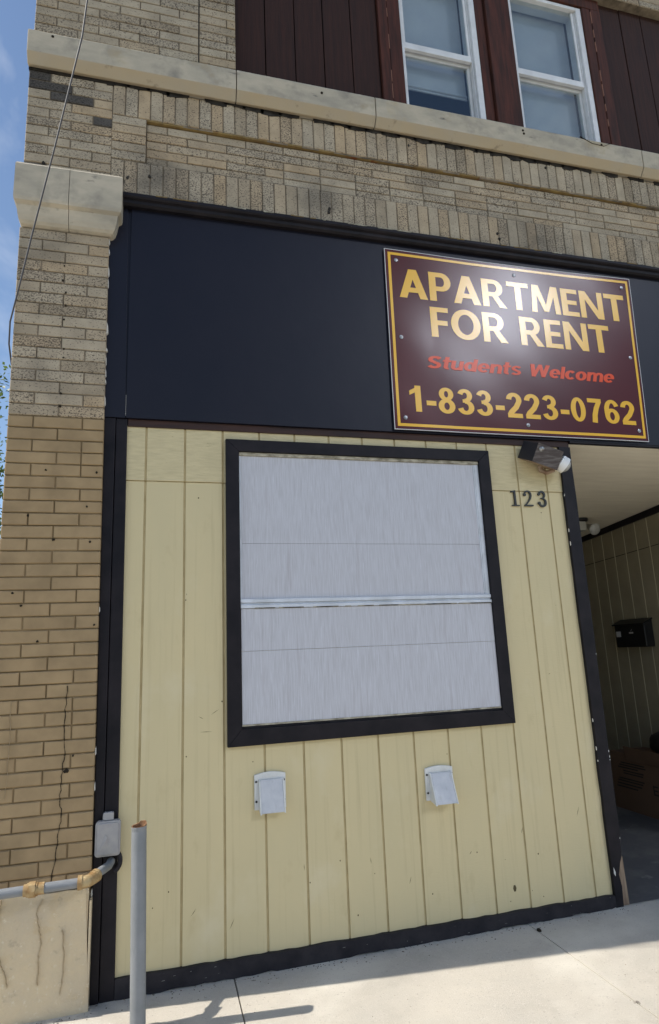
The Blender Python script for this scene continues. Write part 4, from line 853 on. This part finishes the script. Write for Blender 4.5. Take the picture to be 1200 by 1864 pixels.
# ------------------------------------------------------------------ mailbox
mbx = thing('mailbox', 'black wall mailbox with a small pale label on the shaded cream alcove wall', 'mailbox', (4.6, 1.65, 1.3))
m = MB(); m.add([(4.50, 1.465, 1.302), (4.50, 1.850, 1.302), (4.50, 1.850, 1.50), (4.50, 1.465, 1.50), (4.597, 1.465, 1.302), (4.597, 1.850, 1.302), (4.597, 1.850, 1.545), (4.597, 1.465, 1.545)], [(0, 1, 2, 3), (7, 6, 5, 4), (0, 4, 5, 1), (1, 5, 6, 2), (2, 6, 7, 3), (3, 7, 4, 0)])
m.build('body', MBOX, mbx, bevel=.006)
m = MB(); m.hexa([(4.483, 1.455, 1.500), (4.483, 1.868, 1.500), (4.483, 1.868, 1.512), (4.483, 1.455, 1.512)], [(4.597, 1.455, 1.548), (4.597, 1.868, 1.548), (4.597, 1.868, 1.56), (4.597, 1.455, 1.56)])
m.build('lid', MBOX, mbx, bevel=.003)
m = MB(); m.box(4.4965, 4.4995, 1.775, 1.832, 1.398, 1.448); m.build('label', PALE, mbx); m = MB(); m.box(4.4965, 4.4995, 1.61, 1.66, 1.425, 1.438); m.add([(4.497, 1.632, 1.447), (4.497, 1.638, 1.447), (4.497, 1.622, 1.464), (4.497, 1.616, 1.464)], [(0, 1, 2, 3)]); m.build('label', PALE, mbx)

# ------------------------------------------------------------------ carton and bundle in the alcove
cb = thing('cardboard_box', 'large brown cardboard carton with dark print and a raised flap, on the alcove floor', 'box', (4.35, 1.2, -0.05))
FZ = -0.053
m = MB(); m.box(4.19, 4.56, 0.62, 1.752, FZ, 0.415); m.build('body', CARD, cb, bevel=.004)
m = MB(); m.hexa([(4.178, 0.63, 0.36), (4.178, 1.53, 0.36), (4.150, 1.52, 0.482), (4.150, 0.63, 0.462)], [(4.185, 0.63, 0.36), (4.185, 1.53, 0.36), (4.157, 1.52, 0.482), (4.157, 0.63, 0.462)]); m.build('flap', CARD, cb)
m = MB()
for k, (ya, yb, z) in enumerate([(1.62, 1.34, .33), (1.64, 1.33, .31), (1.66, 1.42, .29), (1.60, 1.36, .265), (1.60, 1.37, .245), (1.66, 1.36, .20), (1.68, 1.38, .18), (1.69, 1.40, .155), (1.70, 1.45, .13)]):
    m.box(4.188, 4.1895, yb, ya, z, z+.011)
for dy in (0, -.085):       # block capitals, half of the carton's printed word
    for (y0, y1, z0, z1) in [(1.255, 1.268, .13, .205), (1.215, 1.255, .13, .143), (1.215, 1.255, .161, .174), (1.215, 1.255, .192, .205)]: m.box(4.188, 4.1895, y0+dy, y1+dy, z0, z1)
m.build('printing', INK, cb)
bb = MB(); vs_, fs = [], []; nu, nv = 20, 12
for i in range(nu):
    for k in range(nv+1):
        a = 2*math.pi*i/nu; b = math.pi*k/nv-math.pi/2
        p = Vector((.15*math.cos(b)*math.cos(a), .36*math.cos(b)*math.sin(a), .11*math.sin(b)))
        p *= 1+.16*mnoise.noise(p*9)
        vs_.append((4.40+p.x, 1.10+p.y, max(.4165, .515+p.z)))
for i in range(nu):
    for k in range(nv): fs.append((i*(nv+1)+k, ((i+1) % nu)*(nv+1)+k, ((i+1) % nu)*(nv+1)+k+1, i*(nv+1)+k+1))
bb.add(vs_, fs); tag(bb.build('dark_bundle', BAG, smooth=True), 'dark bundle resting on top of the cardboard carton at the picture edge', 'bundle')

# ------------------------------------------------------------------ grey cover box on the left post
jb = thing('junction_box', 'dull grey electrical cover box with a top tab on the left black post', 'electrical box', (0.075, -0.024, 0.595))
def rrect(x0, x1, z0, z1, r_, n=4):
    out = []
    for cx, cz2, a0 in ((x1-r_, z0+r_, -90), (x1-r_, z1-r_, 0), (x0+r_, z1-r_, 90), (x0+r_, z0+r_, 180)):
        out += [(cx+r_*math.cos(R(a0+90*k/n)), cz2+r_*math.sin(R(a0+90*k/n))) for k in range(n+1)]
    return out
m = MB(); m.prism(rrect(0.018, 0.128, 0.518, 0.668, .014), -0.062, -0.026); m.prism(rrect(0.026, 0.120, 0.526, 0.660, .012), -0.068, -0.0625)
m.add([(0.035, -.0685, .54), (.062, -.0685, .615), (.072, -.074, .60), (.075, -.0685, .56)], [(0, 1, 2, 3)])
m.build('cover', BOXGREY, jb, bevel=.003)
m = MB(); m.prism(rrect(0.048, 0.096, 0.6685, 0.702, .008), -0.052, -0.026); m.build('top_tab', BOXGREY, jb, bevel=.003)

# ------------------------------------------------------------------ pipe along the wall
gp = thing('gas_pipe', 'grey pipe with rusty yellow fittings running along the stucco and into the black post', 'pipe', (-0.3, -0.2, 0.47))
yz = lambda x: (x, -0.235, 0.476+0.028*(x+0.0)*0.6)
e0 = Vector(yz(0.0)); e1 = Vector((0.085, -0.07, 0.484))
m = MB(); m.tube([yz(-3.0), yz(-0.24)], .0195, 20); m.tube([yz(-0.165), yz(-0.018)], .0195, 20)
pts = [e0+(e1-e0)*t_ for t_ in (.38, .7, .95)]+[Vector((0.088, -0.022, .486))]
m.tube(pts, .0185, 18); m.build('pipe', GREY, gp, smooth=True)
m = MB(); L0 = Vector(yz(-.25)); D = (Vector(yz(0))-L0).normalized()
m.tube([L0+D*.010, L0+D*.022], .0235, 20); m.tube([L0+D*.0225, L0+D*.030], .027, 20); m.tube([L0+D*.0305, L0+D*.056], .0315, 8); m.tube([L0+D*.0565, L0+D*.064], .0265, 20); m.tube([L0+D*.0645, L0+D*.090], .0232, 20)
m.build('union_coupling', RUST, gp, smooth=True)
m = MB(); A0 = Vector(yz(-.026)); bend = [A0, A0+D*.02]
for k in range(1, 9):
    t_ = k/9; p = (1-t_)**2*(A0+D*.02)+2*t_*(1-t_)*Vector(yz(.022))+t_**2*(e0+(e1-e0)*.42+Vector((.004, 0, 0))); bend.append(p)
m.tube(bend, .0245, 20); m.tube([A0-D*.004, A0+D*.014], .0285, 20); d2 = (e1-e0).normalized(); q0 = bend[-1]; m.tube([q0-d2*.012, q0+d2*.006], .0275, 20)
m.build('elbow', RUST, gp, smooth=True)
m = MB(); aa = [(0.095+.034*math.cos(R(a)), -.024-.012, .49+.045*math.sin(R(a))) for a in range(-75, 111, 15)]; m.tube(aa, .011, 10)
m.build('collar', BASEBLK, gp, smooth=True)

# ------------------------------------------------------------------ steel pipe post on the pavement
ps = thing('pipe_bollard', 'short grey steel pipe post with open rusty top standing on the pavement', 'bollard', (0.227, -0.308, gz(.23)))
m = MB(); rr = .0315
BMX = Matrix(((1, 0, (0.215-0.227)/0.79, 0.2265), (0, 1, 0, -0.308), (0, 0, 1, gz(.23)), (0, 0, 0, 1)))
prof = [(rr, -.1), (rr, .748), (rr*.985, .751), (rr*.985, .756), (rr*1.01, .759), (rr*1.01, .772)]
m.lathe(prof, BMX, 32); m.build('tube', GREY, ps, smooth=True)
m = MB(); n = 32; vs_ = []
for k in range(n):
    a = 2*math.pi*k/n; h = .775+.005*math.cos(a-.4)+random.uniform(-.0015, .0015)+(.006 if .2 < a < 1.5 else 0)
    for r_, z in ((rr*1.012, .7715), (rr*1.012, h), (rr*.86, h-.001), (rr*.86, .55)): vs_.append(BMX @ Vector((r_*math.cos(a), r_*math.sin(a), z)))
m.add(vs_, [(k*4+j, ((k+1) % n)*4+j, ((k+1) % n)*4+j+1, k*4+j+1) for k in range(n) for j in range(3)]); m.add([vs_[k*4+3] for k in range(n)], [tuple(range(n))])
m.build('rusty_rim', RUSTD, ps, smooth=True)

# ------------------------------------------------------------------ cable, pebble
m = MB()
m.tube([(0.62, -2.0, 10.5), (0.30, -1.35, 8.1), (-0.02, -0.72, 5.78), (-0.155, -0.45, 4.60), (-0.29, -0.26, 4.06), (-0.395, -0.155, 3.58), (-0.452, -0.09, 3.32), (-0.489, -0.062, 3.13), (-0.494, -0.03, 3.02), (-0.486, 0.05, 2.90), (-0.475, 0.14, 2.72), (-0.4675, 0.22, 2.45), (-0.4675, 0.26, 2.0), (-0.4675, 0.26, 0.2)], .0043, 10)
tag(m.build('overhead_cable', CABLE, smooth=True), 'thin dark cable slanting down across the brick corner to its left edge', 'cable')
m = MB(); vs_ = []
bm = bmesh.new(); bmesh.ops.create_icosphere(bm, subdivisions=2, radius=.012)
for v in bm.verts: v.co *= 1+.35*mnoise.noise(v.co*90); v.co.z = max(v.co.z*.8, -.006)
me = bpy.data.meshes.new('pebble'); bm.to_mesh(me); bm.free(); me.materials.append(CRACK)
pb = bpy.data.objects.new('pebble', me); COL.objects.link(pb); pb.location = (2.20, -0.115, gz(2.2)+.006); tag(pb, 'small dark lump on the pavement beside the crack near the baseboard', 'pebble')

gr = MB(); rg = random.Random(11)
for k in range(420):
    x = rg.uniform(-0.4, 2.9) if k < 330 else rg.uniform(0.2, 4.2); d = abs(rg.gauss(0, .035)) if k < 330 else rg.uniform(0, .9)
    y = (-0.086 if x < 0.02 else -0.027)-d; r_ = rg.uniform(.0012, .0042) if k < 330 else rg.uniform(.001, .0026); z = gz(x)+r_*.2; a = rg.uniform(0, 3)
    pts_ = [(x+r_*rg.uniform(.6, 1.5)*math.cos(a+q*math.pi/2.5), y+r_*rg.uniform(.6, 1.3)*math.sin(a+q*math.pi/2.5), z) for q in range(5)]
    gr.add(pts_+[(x, y, z+r_*rg.uniform(.5, 1))], [(0, 1, 5), (1, 2, 5), (2, 3, 5), (3, 4, 5), (4, 0, 5)], rg.choice([0, 0, 1, 2]))
tag(gr.build('grit', [mat('grit_dark', (0.07, 0.06, 0.05), 0.95), mat('grit_pale', (0.42, 0.39, 0.34), 0.95), mat('grit_brown', (0.17, 0.115, 0.07), 0.95)]), 'fine grit and dirt gathered on the pavement along the foot of the wall', 'grit', kind='stuff')

# ------------------------------------------------------------------ tree behind the left corner
tr = thing('leafy_tree', 'sunlit green tree behind the left brick corner, only its leaf fringe showing', 'tree', (-4.3, 7.2, -0.15))
m = MB(); m.tube([(-4.3, 7.2, -.4), (-4.28, 7.2, 1.0), (-4.2, 7.1, 2.2), (-4.0, 7.0, 3.4)], [.20, .16, .13, .08], 12)
rng = random.Random(4); tips = []
for k in range(48):
    a = rng.uniform(0, 2*math.pi); el = rng.uniform(.05, 1.2); L_ = rng.uniform(1.5, 2.45); s0 = Vector((-4.2+rng.uniform(-.05, .15), 7.1, rng.uniform(1.7, 3.3)))
    d = Vector((math.cos(a)*math.cos(el), math.sin(a)*math.cos(el), math.sin(el))); mid = s0+d*L_*.5+Vector((0, 0, .12)); e = s0+d*L_
    m.tube([s0, mid, e], [.05, .03, .008], 6); tips += [(s0*.35+e*.65), e, mid]
for e in [Vector((-2.15, 6.2, 4.2)), Vector((-2.2, 6.3, 4.75)), Vector((-2.05, 6.1, 3.7)), Vector((-2.1, 6.2, 3.3)), Vector((-2.25, 6.3, 5.45)), Vector((-2.05, 6.0, 3.95)), Vector((-2.3, 6.4, 2.8))]:
    s0 = Vector((-4.1, 7.0, 2.6)); m.tube([s0, (s0+e)/2+Vector((0, 0, .2)), e], [.04, .022, .006], 6); tips += [e, e*.9+s0*.1, e]
m.build('trunk', BARK, tr, smooth=True)
m = MB()
for tpt in tips:
    for _ in range(70):
        p = tpt+Vector((rng.gauss(0, .22), rng.gauss(0, .22), rng.gauss(0, .20)))
        s_ = rng.uniform(.03, .055); u = Vector((rng.gauss(0, 1), rng.gauss(0, 1), rng.gauss(0, .6))).normalized(); v = u.orthogonal().normalized()*.5
        m.add([p-u*s_, p+v*s_, p+u*s_*1.1, p-v*s_], [(0, 1, 2, 3)], 0, rng.random())
m.build('crown', LEAF, tr)
